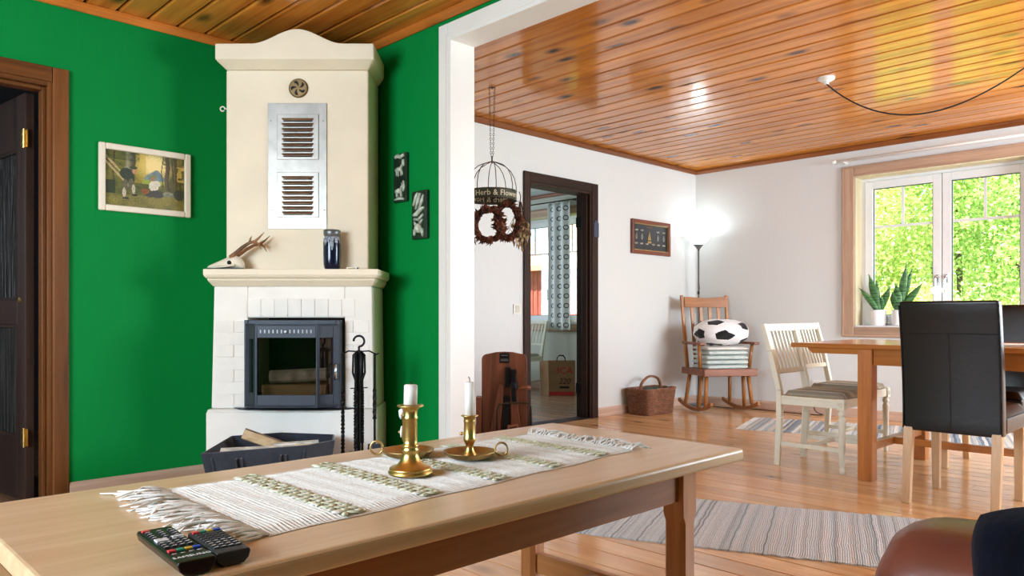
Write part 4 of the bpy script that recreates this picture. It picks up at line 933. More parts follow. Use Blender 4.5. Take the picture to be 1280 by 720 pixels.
# ------------------------------------------------------------------ coffee table and what stands on it
TT = .55
ct = thing('coffee_table', 'long oak coffee table with chamfered legs', 'table', (0, 0, 0))
TX0, TX1, TY0, TY1 = .262, 1.911, 1.040, 1.752
MB().box(TX0, TX1, TY0, TY1, TT-.035, TT).build('table_top', M['oak_top'], ct, bevel=.009, seg=3)
LX = (.395, 1.725); LY = (1.125, 1.667)
def cleg(x, y):
    h = .031; c = .011
    sq = lambda e: [(x-h+e, y-h), (x+h-e, y-h), (x+h, y-h+e), (x+h, y+h-e), (x+h-e, y+h), (x-h+e, y+h), (x-h, y+h-e), (x-h, y-h+e)]
    b = MB(); b.prism(sq(c), 0, sq(c), .37).prism(sq(c), .37, sq(.0015), .392).prism(sq(.0015), .392, sq(.0015), TT-.0355); b.build('leg', M['oak_leg'], ct)
for x in LX:
    for y in LY: cleg(x, y)
for y in (LY[0]-.006, LY[1]+.006): MB().box(LX[0]+.032, LX[1]-.032, y-.011, y+.011, .428, TT-.0355).build('apron', M['oak_shaded'], ct, bevel=.002)
for x in LX:
    MB().box(x-.011, x+.011, LY[0]+.032, LY[1]-.032, .428, TT-.0355).build('apron', M['oak_rail'], ct, bevel=.002)
    MB().box(x-.014, x+.014, LY[0]+.032, LY[1]-.032, .112, .172).build('stretcher', M['oak_rail'], ct, bevel=.003)
MB().box(LX[0]+.015, LX[1]-.015, 1.382, 1.41, .115, .168).build('stretcher', M['oak_shaded'], ct, bevel=.003)

# woven runner: ribs run across it
rn = thing('table_runner', 'white woven cotton runner with sage green bands and fringed ends on the coffee table', 'table runner', (0, 0, TT))
RX0, RX1 = .585, 1.655
def ry(u): return 1.163+.065*u+.004*math.sin(u*23), 1.628+.006*math.sin(u*17+1)
nu = 520
vs = []; fs = []; nv = 10; rr_ = random.Random(3)
for i in range(nu+1):
    u = i/nu; a, b_ = ry(u); a += rr_.uniform(-.0012, .0012); b_ += rr_.uniform(-.0012, .0012); x = RX0+(RX1-RX0)*u
    rib = .0042+.0018*math.sin(i*PI/2)
    for j in range(nv+1):
        v = j/nv; e = min(v, 1-v); k = min(1, e*nv/.6) if e < .06 else 1
        vs.append((x+.0012*math.sin(v*31+i*.3), a+(b_-a)*v, (.0012 if e == 0 else rib+.0007*math.sin(v*60+i*1.3))))
for i in range(nu):
    for j in range(nv): q = i*(nv+1)+j; fs.append((q, q+nv+1, q+nv+2, q+1))
rc = MB(); rc.add(vs, fs); rc.build('cloth', M['runner'], rn, smooth=False, solid=0)
for k, xb in enumerate((.757, .950, 1.148, 1.342, 1.535)):
    b = MB(); u = (xb-RX0)/(RX1-RX0); a, c_ = ry(u); n = 20
    for j in range(n):
        yc = a+.012+(c_-a-.024)*j/(n-1)
        for s_, off in ((-1, 0), (1, .006), (0, .003)):
            xx = xb+s_*.017; yy = min(c_-.004, yc+off)
            b.M = Matrix.Translation((xx, yy, .0062)) @ Matrix.Rotation(rr_.uniform(.5, .9)*(1 if (j+s_) % 2 else -1), 4, 'Z'); b.ell((0, 0, 0), (.0125, .0062, .0030), 7, 4)
    b.M = Matrix.Identity(4); stuff(b.build('green_band', M['runner_green'], rn, smooth=True))
    b = MB()
    for j in range(11):
        yc = a+.03+(c_-a-.06)*j/10; b.M = Matrix.Translation((xb+.022*(1 if j % 2 else -1), yc, .0063)) @ Matrix.Rotation(.6*(1 if j % 2 else -1), 4, 'Z'); b.ell((0, 0, 0), (.011, .004, .003), 6, 4)
    b.M = Matrix.Identity(4); stuff(b.build('knot_row', M['fringe'], rn, smooth=True))
for xe, sg, ln_ in ((RX0, -1, .115), (RX1, 1, .075)):
    b = MB(); n = 95
    for j in range(n):
        u = 0 if sg < 0 else 1; a, c_ = ry(u); y = a+(c_-a)*(j+.5)/n; L = ln_*rr_.uniform(.55, 1.05); drift = rr_.uniform(-.05, .05); lift = rr_.uniform(0, .012) if sg < 0 else rr_.uniform(.002, .02)
        pts = []
        for q in range(6):
            s_ = q/5; pts.append((xe+sg*L*s_-sg*.002, y+drift*s_*s_+.007*math.sin(s_*7+j*2.4), .0032+lift*math.sin(s_*PI)*.8+.001*rr_.random()))
        b.tube(pts, [.0018, .0026, .0028, .0026, .0022, .0012], 5)
    stuff(b.build('fringe', M['fringe'], rn, smooth=True))
RZ = TT+.0096
def cand(name, lab, x, y, rz=0): return thing(name, lab, 'candle holder', (x, y, RZ), rz)
def candle(label, x, y, z, r, h, lean=0, wick=.012):
    t = thing('candle', label, 'candle', (x, y, z)); t.rotation_euler = (0, lean, .4)
    b = MB(); n = 20; b.lathe([(r, 0), (r*1.01, h*.5), (r, h-.003)], n); top_ = [(r*.97*math.cos(2*PI*k/n), r*.97*math.sin(2*PI*k/n), h+.002*math.sin(k*.9)-.003) for k in range(n)]
    b.lathe([(r*.99, h-.003), (r*.8, h-.001), (r*.5, h-.005), (.001, h-.006)], n); b.build('wax', M['wax'], t, smooth=True)
    MB().tube([(0, 0, h-.007), (.001, 0, h+wick*.5), (-.004, .001, h+wick)], .0012, 6).build('wick', M['wick'], t); return t
p = on_z(513, 592, RZ); cx_, cy_ = p.x, p.y
c1 = cand('brass_candlestick', 'tall polished brass candlestick with a round stepped foot on the runner', cx_, cy_)
MB().lathe([(.047, 0), (.0492, .002), (.0492, .006), (.0455, .0075), (.0455, .0085), (.0475, .010), (.0465, .014), (.042, .0165), (.030, .021), (.023, .029), (.0185, .040), (.0165, .048), (.0185, .051), (.019, .055), (.0165, .058), (.0185, .062), (.0185, .065), (.0150, .067), (.0155, .075), (.0150, .12), (.0165, .123), (.0165, .127), (.0150, .130), (.0158, .140), (.0175, .145), (.024, .148), (.0295, .151), (.0295, .153), (.024, .1535), (.012, .153)], 40).build('stick', M['brass'], c1, smooth=True)
candle('short chipped white candle in the tall polished brass candlestick', cx_, cy_, RZ+.1542, .0150, .046, .05, .006)
def chamber(lab, px, py, hx, clab, ch, wob=0):
    p = on_z(px, py, RZ); t = cand('chamberstick', lab, p.x, p.y)
    MB().lathe([(.001, .003), (.040, .003), (.054, .008), (.063, .016), (.066, .0175), (.0655, .0155), (.056, .005), (.044, 0), (.001, 0)], 36).build('saucer', M['brass_dull'], t, smooth=True)
    MB().lathe([(.021, .0032), (.016, .010), (.0105, .020), (.009, .030), (.0125, .038), (.0150, .042), (.0155, .050), (.0140, .053), (.0140, .088), (.0150, .090), (.0145, .093), (.0145, .100), (.0215, .104), (.0215, .1055), (.012, .106)], 32).build('stem', M['brass'], t, smooth=True)
    d_ = (RT*hx).normalized(); a = d_*.064+Vector((0, 0, .016))
    MB().tube([d_*(.079+.0155*math.cos(q))+Vector((0, 0, .021+.0165*math.sin(q))) for q in [i*2*PI/20+PI for i in range(20)]], .0026, 8, closed=True).build('ring_handle', M['brass_dull'], t, smooth=True)
    e = -RT; MB().ell(tuple(e*.0205+Vector((0, 0, .060))), (.0045, .0045, .0045), 12, 8).ell(tuple(e*.0155+Vector((0, 0, .060))), (.003, .003, .003), 8, 6).build('ejector_knob', M['brass_dull'], t, smooth=True)
    cn_ = candle(clab, p.x, p.y, RZ+.1062, .0118, ch, wob); return t, p, cn_
chamber('brass chamberstick with ring handle holding a tall straight candle', 587, 572, 1, 'tall straight white candle in the brass chamberstick', .083)
t, p, cn_ = chamber('brass chamberstick standing behind the tall polished candlestick', 510, 570, -1, 'burnt down candle stub behind the tall polished candlestick', .020)
e = -RT
b = MB(); b.tube([e*.010+Vector((0, 0, .012)), e*.017+Vector((0, 0, .006)), e*.0185+Vector((0, 0, -.004)), e*.0175+Vector((0, 0, -.012))], [.006, .008, .005, .002], 8)
b.tube([e*.016+Vector((0, 0, -.03)), e*.0172+Vector((0, 0, -.045)), e*.0175+Vector((0, 0, -.058))], [.002, .004, .002], 8); b.build('wax_drip', M['wax'], cn_, smooth=True)

# remote controls
def remote(label, a, b_, w_, h_, mat, kind):
    a, b_ = Vector(a), Vector(b_); L = (b_-a).length; dirv = (b_-a).normalized()
    t = thing('remote_control', label, 'remote control', (a.x, a.y, TT+.0003), math.atan2(dirv.y, dirv.x)+PI/2)  # local -y runs along the remote
    prof = []
    hz = w_/2; n = 9
    prof = [(-hz, h_*.78), (-hz*.97, h_*.95), (-hz*.9, h_), (hz*.9, h_), (hz*.97, h_*.95), (hz, h_*.78), (hz*.9, h_*.40), (hz*.62, h_*.08), (hz*.3, 0), (-hz*.3, 0), (-hz*.62, h_*.08), (-hz*.9, h_*.40)]
    MB().extr_y(prof[::-1], -L, 0).build('shell', mat, t, bevel=.0035, seg=3)
    K = []
    def key(x, y, w2, d2, m, hh=.0022): MB().box(x-w2/2, x+w2/2, y-d2/2, y+d2/2, h_-.0002, h_+hh).build('button', M[m], t, bevel=.0008)
    if kind == 0:
        key(-hz*.62, -.014, .012, .008, 'key_red')
        for r_ in range(12):
            y = -.026-r_*.0118 if r_ < 9 else 0
            if r_ < 9:
                for c_ in range(4 if r_ > 3 else 3):
                    x = (-.62+c_*(1.24/(3 if r_ > 3 else 2)))*hz
                    m = 'key_white' if (r_ == 4 and c_ in (0, 3)) else 'key'
                    key(x, y, .0085, .0062, m)
                    if m == 'key': MB().box(x-.0025, x+.0025, y-.001, y+.001, h_+.0021, h_+.0024).build('mark', M['print_white'], t)
        key(-.012, -.082, .018, .014, 'key_white', .003); key(.013, -.074, .017, .009, 'key_white', .003)
        for c_, m in enumerate(('red', 'green', 'yellow', 'blue')): key((-.66+c_*.44)*hz, -.146, .0105, .0085, 'key_'+m, .003)
        for r_ in range(1):
            for c_ in range(4): MB().box((-.66+c_*.44)*hz-.003, (-.66+c_*.44)*hz+.003, -.158-r_*.008-.001, -.158-r_*.008+.001, h_+.0001, h_+.0004).build('mark', M['print_white'], t)
        vs, fs = text_geo('SAMSUNG', .0115, .0001); b = MB(); b.add([(x, y-.180, z+h_+.0004) for x, y, z in vs], fs); o = b.build('brand_print', M['print_white'], t)
    else:
        for c_, m in enumerate(('red', 'green', 'yellow', 'blue')): key((-.64+c_*.42)*hz, -.012, .010, .008, 'key_'+m, .003)
        for r_ in range(8):
            for c_ in range(4):
                x = (-.64+c_*.42)*hz; y = -.026-r_*.0118; key(x, y, .0088, .0062, 'key')
                if r_ > 3: MB().box(x-.0025, x+.0025, y-.001, y+.001, h_+.0021, h_+.0024).build('mark', M['print_white'], t)
        vs, fs = text_geo('SAMSUNG', .0075, .0001); b = MB(); b.add([(x, y-.126, z+h_+.0004) for x, y, z in vs], fs); b.build('brand_print', M['key'], t)
def tp(px, py): return on_z(px, py, TT+.024)
a = (tp(169, 664)+tp(216, 656))/2; b_ = (tp(217, 701)+tp(268, 690))/2
remote('long black remote control with white lettering beside the runner', a, a+(b_-a)*1.07, .053, .023, M['plastic'], 0)
a = (tp(231, 665)+tp(278, 658))/2; b_ = (tp(269, 692)+tp(313, 680))/2
remote('short charcoal remote control with a row of coloured keys on top', a, a+(b_-a)*1.02, .050, .022, M['plastic_grey'], 1)

# ------------------------------------------------------------------ hanging herb dryer beyond the opening
hc = on_z(615, 108, CEIL); HX, HY = hc.x, hc.y; HR = .165; HZ = 1.685
hd = thing('herb_dryer', 'black wire herb drying crown with a lettered band hanging on chains', 'herb dryer', (HX, HY, HZ))
MB().lathe([(HR, 0), (HR, .062), (HR-.003, .062), (HR-.003, 0), (HR, 0)], 64, caps=False).build('band', M['band'], hd, smooth=False)
MB().tube([(HR*math.cos(a), HR*math.sin(a), .062) for a in [i*2*PI/48 for i in range(48)]], .003, 6, closed=True).tube([(HR*math.cos(a), HR*math.sin(a), 0) for a in [i*2*PI/48 for i in range(48)]], .003, 6, closed=True).build('rim', M['wire'], hd)
for k in range(8):
    a = k*PI/4+.2; MB().tube([(HR*math.cos(a)*s_, HR*math.sin(a)*s_, z) for s_, z in ((1, .05), (1.0, .10), (.93, .155), (.78, .20), (.55, .232), (.28, .25), (.05, .262))], .0028, 6).build('dome_wire', M['wire'], hd, smooth=True)
MB().tube([(0, 0, .25), (0, 0, .30)], .005, 8).build('top_eye', M['wire'], hd)
vs, fs = text_geo('Herb & Flowers', .052, .003)
for side in (0, 1):
    base_a = math.atan2(-FW.y, -FW.x)+side*PI+.34
    b = MB(); b.add([((HR-.0015+z)*math.cos(base_a+x/HR), (HR-.0015+z)*math.sin(base_a+x/HR), .031+y) for x, y, z in vs], fs); o = b.build('lettering', M['letter'], hd); o['label'] = 'cream cut-out words around the band'
def chain(b, p, q, n):
    p, q = Vector(p), Vector(q); d_ = (q-p)/n
    for i in range(n):
        c = p+d_*(i+.5); ax = RT if i % 2 else FW; L = d_.length*.62; b.tube([c+ax*(.0055*math.cos(a))+d_.normalized()*(L*math.sin(a)) for a in [k*2*PI/10 for k in range(10)]], .0014, 5, closed=True)
for sx in (-.018, .018):
    b = MB(); chain(b, RT*sx*.4+Vector((0, 0, .298)), RT*sx+Vector((0, 0, CEIL-HZ-.006)), 30); b.build('chain', M['wire'], hd)
MB().tube([(0, 0, CEIL-HZ-.0005), (0, 0, CEIL-HZ-.02)], .004, 6).tube([RT*-.02+Vector((0, 0, CEIL-HZ-.008)), RT*.02+Vector((0, 0, CEIL-HZ-.008))], .003, 6).build('ceiling_hook', M['wire'], hd)
def leafy(b, c, d_, L, w_):
    c, d_ = Vector(c), Vector(d_).normalized(); s_ = d_.cross(Vector((rp.uniform(-1, 1), rp.uniform(-1, 1), rp.uniform(-1, 1)))).normalized(); n_ = d_.cross(s_)
    b.add([c, c+d_*L*.45+s_*w_+n_*w_*.4, c+d_*L, c+d_*L*.45-s_*w_+n_*w_*.4, c+d_*L*.5-n_*w_*.3], [(0, 1, 4), (1, 2, 4), (2, 3, 4), (3, 0, 4)])
def wreath(lab, px, py, dd, R, sx=1.0, nleaf=260):
    d_ = dd; lat = (px-640)/FPX*d_; z = CAMH+(HORIZ-py)/FPX*d_; p = dl(d_, lat, z)
    t = thing('dried_wreath', lab, 'wreath', p, YAW-PI/2); ring = [(R*sx*math.cos(a), 0, R*math.sin(a)) for a in [i*2*PI/32 for i in range(32)]]
    b = MB()
    for k in range(4): b.tube([(x*(1+.05*math.sin(i*.9+k)), .008*math.cos(i*.9+k*1.6), z_*(1+.05*math.sin(i*.9+k))) for i, (x, y, z_) in enumerate(ring)], .0035, 5, closed=True)
    b.build('twig_ring', M['twig'], t)
    b = MB()
    for i in range(nleaf):
        a = rp.uniform(0, 2*PI); c = (R*sx*math.cos(a)*rp.uniform(.86, 1.2), rp.uniform(-.025, .025), R*math.sin(a)*rp.uniform(.86, 1.2)); ta = a+rp.choice([-1, 1])*rp.uniform(.4, 1.5)
        leafy(b, c, (math.cos(ta), rp.uniform(-.6, .6), math.sin(ta)), rp.uniform(.03, .06), rp.uniform(.008, .016))
    stuff(b.build('dried_leaves', M['dried'], t))
    MB().tube([(0, 0, R), (0, 0, HZ-z+.002)], .0015, 5).build('hanging_string', M['twig'], t); return t
wreath('round wreath of dark dried leaves under the lettered herb crown', 611, 281, 4.92, .088, .85, 330)
wreath('larger ragged wreath of dried leaves behind the round one', 634, 276, 5.08, .098, .62, 330)
def bunch(lab, px, py, dd, L, mat, n=46, spread=.05, rim=False):
    lat = (px-640)/FPX*dd; z = CAMH+(HORIZ-py)/FPX*dd; t = thing('dried_bunch', lab, 'dried herbs', dl(dd, lat, z), YAW-PI/2); b = MB(); s_ = MB()
    for i in range(n):
        dx, dy = rp.gauss(0, spread*.5), rp.gauss(0, spread*.4); l = L*rp.uniform(.45, 1); s_.tube([(dx*.1, dy*.1, .02), (dx*.5, dy*.5, -l*.5), (dx, dy, -l)], .0012, 4)
        for q in range(4): f_ = rp.uniform(.35, 1); leafy(b, (dx*f_, dy*f_, -l*f_), (rp.uniform(-.6, .6), rp.uniform(-.5, .5), -1), rp.uniform(.03, .055), rp.uniform(.006, .011))
    if rim:
        rw = Vector((HX, HY, HZ))+RT*(HR*.9)+FW*(HR*.42)-dl(dd, lat, z); s_.tube([(0, 0, .0), (.004, 0, .03), (rw.dot(RT), rw.dot(FW), rw.z)], .002, 5)
    s_.tube([(0, 0, .0), (.004, 0, .06), (-.006, 0, .09)], .003, 5); stuff(s_.build('stems', M['twig'], t)); stuff(b.build('dried_leaves', mat, t))
    return t
bunch('pale straw coloured bunch of dried leaves hanging off the herb crown', 650, 256, 5.17, .30, M['dried_pale'], 64, .055, rim=True)
bunch('dark bunch of dried leaves hanging beside the white opening', 587, 262, 5.06, .25, M['dried'], 30, .03)

# ------------------------------------------------------------------ small wall fittings
p = on_y(646, 386.5, YC)
t = thing('light_switch', 'cream light switch on the white wall beside the dark doorway', 'switch', (p.x, YC, p.z))
MB().box(-.042, .042, -.008, -.0005, -.042, .042).build('plate', M['white_plastic'], t, bevel=.003); MB().box(-.022, .022, -.013, -.0082, -.026, .03).build('rocker', M['rope'], t, bevel=.003)
p = on_y(745.5, 286, YC-.024)
t = thing('hanging_tag', 'slate blue card hanging on the dark door casing', 'tag', (p.x, YC-.0215, p.z))
MB().prism([(-.034, -.0045), (.034, -.0045), (.034, -.0005), (-.034, -.0005)], -.075, None, .045).build('card', M['tag_blue'], t, bevel=.0015)
MB().extr_y([(-.034, .0455), (.034, .0455), (.012, .075), (-.012, .075)], -.0045, -.0005).build('card_neck', M['tag_blue'], t)
MB().tube([(0, -.0025, .072), (0, -.0025, .10)], .0015, 5).build('loop', M['wire'], t)
p = on_x(1025, 481, XD)
t = thing('wall_socket', 'white double wall socket with a black plug behind the cream chairs', 'socket', (XD, p.y, p.z))
MB().box(-.010, -.0005, -.07, .07, -.042, .042).build('plate', M['white_plastic'], t, bevel=.003)
for y_ in (-.034, .034): MB().lathe([(.021, 0), (.021, .003), (.017, .0035), (.016, .001)], 18).build('socket_ring', M['white_paint'], t, loc=(-.0102, y_, 0), rot=(0, -PI/2, 0))
MB().lathe([(.017, 0), (.017, .018), (.008, .034)], 14).build('plug', M['black_cord'], t, loc=(-.014, .034, 0), rot=(0, -PI/2, 0))
# ceiling rosette with the swagged lamp cord
rx = on_z(1033, 97, CEIL)
t = thing('ceiling_rosette', 'white ceiling rosette with a black cord swagged from it', 'ceiling outlet', (rx.x, rx.y, CEIL))
MB().lathe([(.052, -.0005), (.05, -.014), (.038, -.022), (.016, -.026), (.016, -.042), (.010, -.044)], 28).build('rosette', M['white_plastic'], t, smooth=False)
q = []
A = Vector((0, 0, -.044)); B = Vector((-.05, -1.35, -.015))
for i in range(25):
    u = i/24; pt = A.lerp(B, u); pt.z -= .36*(4*u*(1-u))*(.75+.25*(1-u)); q.append(pt)
q[0].z = -.04
MB().tube(q, .0045, 8).build('cord', M['black_cord'], t, smooth=True)
MB().tube([B+Vector((0, 0, -.002)), B+Vector((0, 0, .0145))], .006, 8).build('cord_hook', M['white_plastic'], t)

# ------------------------------------------------------------------ rugs
def rug(name, label, corner, ang, L, W, mat, fr_mat):
    t = thing(name, label, 'rug', (corner[0], corner[1], 0), ang)     # local y runs along the rug, local x across
    b = MB(); n = int(L/.02); rr_ = random.Random(int(L*100)); vs = []; fs = []
    prof = [(0, .0005), (0, .006), (1, .006), (1, .0005)]
    for i in range(n+1):
        y = L*i/n; a = rr_.uniform(-.004, .004)+.006*math.sin(y*3); c = W+rr_.uniform(-.004, .004)+.006*math.sin(y*2.4+1)
        z = .0065+.0012*math.sin(i*2.1)
        for x, zz in ((a, .0005), (a+.003, z-.001), (W*.33, z), (W*.66, z), (c-.003, z-.001), (c, .0005)): vs.append((x, y, zz))
    m = 6
    for i in range(n):
        for k in range(m): q = i*m+k; r_ = i*m+(k+1) % m; fs.append((q, r_, r_+m, q+m))
    fs += [tuple(range(m)), tuple(range(n*m+m-1, n*m-1, -1))]
    b.add(vs, fs); b.build('weave', mat, t)
    for ye, s_ in ((0, -1), (L, 1)):
        f_ = MB()
        for j in range(60):
            x = W*(j+.5)/60; f_.tube([(x, ye, .003), (x+rr_.uniform(-.01, .01), ye+s_*.03, .003), (x+rr_.uniform(-.015, .015), ye+s_*.06, .002)], .0018, 4)
        stuff(f_.build('fringe', fr_mat, t))
    return t
# near rug: runs from the coffee table toward the right; edge direction from the photo
u_ = Vector((.385, -.923)); v_ = Vector((.923, .385))
# local y -> -u_ (away to upper left); local x -> v_
ang = math.atan2(v_.y, v_.x)
a0 = Vector((2.41, 2.13)); o_ = a0 + u_*2.1
rug('rag_rug', 'pale grey striped rag rug lying past the coffee table legs', (o_.x, o_.y), ang, 2.5, .80, M['rug'], M['fringe'])
u_ = Vector((.295, -.955)); v_ = Vector((.955, .295)); a0 = Vector((5.615, 3.07)); o_ = a0 + u_*2.0
rug('rag_rug', 'blue and white rag rug lying beyond the dining table', (o_.x, o_.y), math.atan2(v_.y, v_.x), 2.0, .80, M['rug_blue'], M['fringe'])

# ------------------------------------------------------------------ dining table
DT = .757
dt = thing('dining_table', 'oak dining table with long overhanging end', 'table', (0, 0, 0))
X_0, X_1, Y_0, Y_1 = 4.335, 5.32, -.35, 2.06
MB().box(X_0, X_1, Y_0, Y_1, DT-.026, DT).build('table_top', M['dine_x'], dt, bevel=.003)
LYs = (.13, 1.60); lw = .078
for y in LYs:
    for x in (X_0+.012, X_1-.012-lw): MB().box(x, x+lw, y, y+lw, 0, DT-.0265).build('leg', M['dine_z'], dt, bevel=.003)
    MB().box(X_0+.012+lw+.0005, X_1-.0125-lw, y+.02, y+.06, .16, .205).build('stretcher', M['dine_xx'], dt, bevel=.003)
    MB().box(X_0+.012+lw+.0005, X_1-.0125-lw, y+.02, y+.045, DT-.115, DT-.0265).build('apron', M['dine_xx'], dt, bevel=.002)
for x in (X_0+.03, X_1-.055): MB().box(x, x+.025, LYs[0]+lw+.0005, LYs[1]-.0005, DT-.115, DT-.0265).build('apron', M['dine_x'], dt, bevel=.002)
for x in (X_0+.02, X_1-.05):
    for a, b_ in ((LYs[1]+lw+.0005, Y_1-.09),): MB().extr_x([(a, DT-.058), (b_-.03, DT-.058), (b_, DT-.0265), (a, DT-.0265)], x, x+.03).build('extension_slide', M['dine_x'], dt, bevel=.002)
MB().box(X_0+.40, X_0+.44, LYs[0]+.05, LYs[1]+.03, .163, .203).build('stretcher', M['dine_x'], dt, bevel=.003)
# things on the dining table
t = thing('folded_napkin', 'crumpled pale cloth lying on the dining table beside the black chair', 'napkin', (4.62, 1.42, DT+.0055), .3)
b = MB()
for k in range(3):
    def nf(u, v, k=k): return ((u-.5)*(.30-.03*k), (v-.5)*(.22-.02*k), .003+.008*k+.004*math.sin(u*9+k*2)*math.sin(v*5+k)+.003*math.sin(u*3+v*4))
    b = MB(); b.grid(nf, 20, 14); b.build('fold', M['off_white'] if k != 1 else M['mint'], t, smooth=True, solid=.004)
t = thing('paper_stack', 'short stack of white papers on the dining table', 'papers', (4.60, .93, DT+.0006), .1)
for k in range(3): MB().box(-.11+.004*k, .10+.003*k, -.15, .14-.004*k, .004*k, .004*k+.0035).build('sheet', M['print_white'], t)

# ------------------------------------------------------------------ cream slat-back chairs (local: faces -y)
def cream_chair(label, x, y, rz, group=None):
    t = thing('slat_chair', label, 'chair', (x, y, 0), rz, group); m = M['cream_paint']; W2 = .195; D2 = .19; SZ = .435
    for s_ in (-1, 1):
        # rear leg running up as the back stile
        b = MB(); pts = [(s_*W2*.93, D2+.02, 0), (s_*W2*.96, D2, .30), (s_*W2*.98, D2, .46), (s_*W2*1.02, D2+.055, .70), (s_*W2*1.04, D2+.10, .865)]
        for a, c, w1, w2 in zip(pts, pts[1:], (.028, .036, .036, .032), (.036, .036, .032, .026)): b.bar(a, c, w1, .034, (0, 1, 0), w2, .034 if c[2] < .8 else .028)
        b.build('back_leg', m, t, bevel=.004)
        fx, fy = s_*W2, -D2
        b = MB(); b.box(fx-.022, fx+.022, fy-.022, fy+.022, SZ-.065, SZ); l_ = b.build('front_leg', m, t, bevel=.003)
        MB().lathe([(.011, 0), (.014, .010), (.015, .030), (.0115, .036), (.013, .044), (.0165, .06), (.020, .30), (.0215, .318), (.015, .325), (.015, .335), (.022, .345), (.022, .352), (.014, .360), (.018, .3695)], 20, (fx, fy, 0)).build('turned_shaft', m, l_, smooth=True)
        for nx, ny in ((s_, 0), (0, -1)):
            ro = MB(); cc = Vector((fx+nx*.0222, fy+ny*.0222, SZ-.032)); side = Vector((-ny, nx, 0))
            for q in range(8): ro.ell(tuple(cc+side*(.011*math.cos(q*PI/4))+Vector((0, 0, .011*math.sin(q*PI/4)))), (.0045, .0045, .0045), 6, 4)
            ro.ell(tuple(cc), (.005, .005, .005), 6, 4); stuff(ro.build('rosette', m, l_, smooth=True))
        MB().box(fx-.012, fx+.012, fy+.0225, D2-.018, SZ-.058, SZ-.004).box(fx-.015, fx+.015, fy+.0225, D2-.018, SZ-.022, SZ-.014).build('side_rail', m, t, bevel=.003)
        MB().bar((fx, fy+.012, .135), (s_*W2*.945, D2-.005, .135), .016, .026).build('stretcher', m, t, bevel=.003)
    MB().box(-W2+.0225, W2-.0225, -D2-.013, -D2+.013, SZ-.058, SZ-.004).build('front_rail', m, t, bevel=.003)
    MB().box(-W2+.02, W2-.02, D2-.012, D2+.010, SZ-.058, SZ-.004).build('rear_rail', m, t, bevel=.003)
    MB().box(-W2+.008, W2-.008, .01, .03, .125, .148).build('cross_stretcher', m, t, bevel=.003)
    def seatf(u, v):
        e = min(min(u, 1-u)*9, min(v, 1-v)*9, 1); return ((u-.5)*(W2*2-.016), -D2-.012+v*(D2*2-.012), SZ+.001+.030*math.sqrt(max(0, e*(2-e)))+.004*math.sin(u*PI)*math.sin(v*PI))
    b = MB(); b.grid(seatf, 18, 18); b.build('seat_pad', M['stripe_seat'], t, smooth=True)
    def bk(z):
        if z < .70: k = (z-.46)/.24; return D2+.055*k, W2*(.98+.04*k)
        k = (z-.70)/.165; return D2+.055+.045*k, W2*(1.02+.02*k)
    yb, wb = bk(.845); MB().bar((-wb+.014, yb, .842), (wb-.014, yb, .842), .020, .046, (0, .25, 1)).build('top_rail', m, t, bevel=.004)
    yl, wl = bk(.575); MB().bar((-wl+.016, yl, .572), (wl-.016, yl, .572), .020, .030, (0, .25, 1)).build('lower_rail', m, t, bevel=.003)
    for k in range(7):
        u = (k+1)/8*2-1; MB().bar((u*wl*.96, yl, .587), (u*wb*.96, yb, .822), .016, .010, (0, 1, 0)).build('slat', m, t, bevel=.002)
    return t
cream_chair('cream slat-back chair with striped seat nearest the oak table leg', 4.62, 1.985, 0)
cream_chair('cream slat-back chair beside the wall socket, partly behind its twin', 5.185, 2.08, 0)
cream_chair('cream slat-back chair beside the paper bag in the bedroom', 6.50, 6.50, -PI/2+.15)
cream_chair('cream slat-back chair half hidden by the dark door casing', 6.42, 7.12, PI*.55)

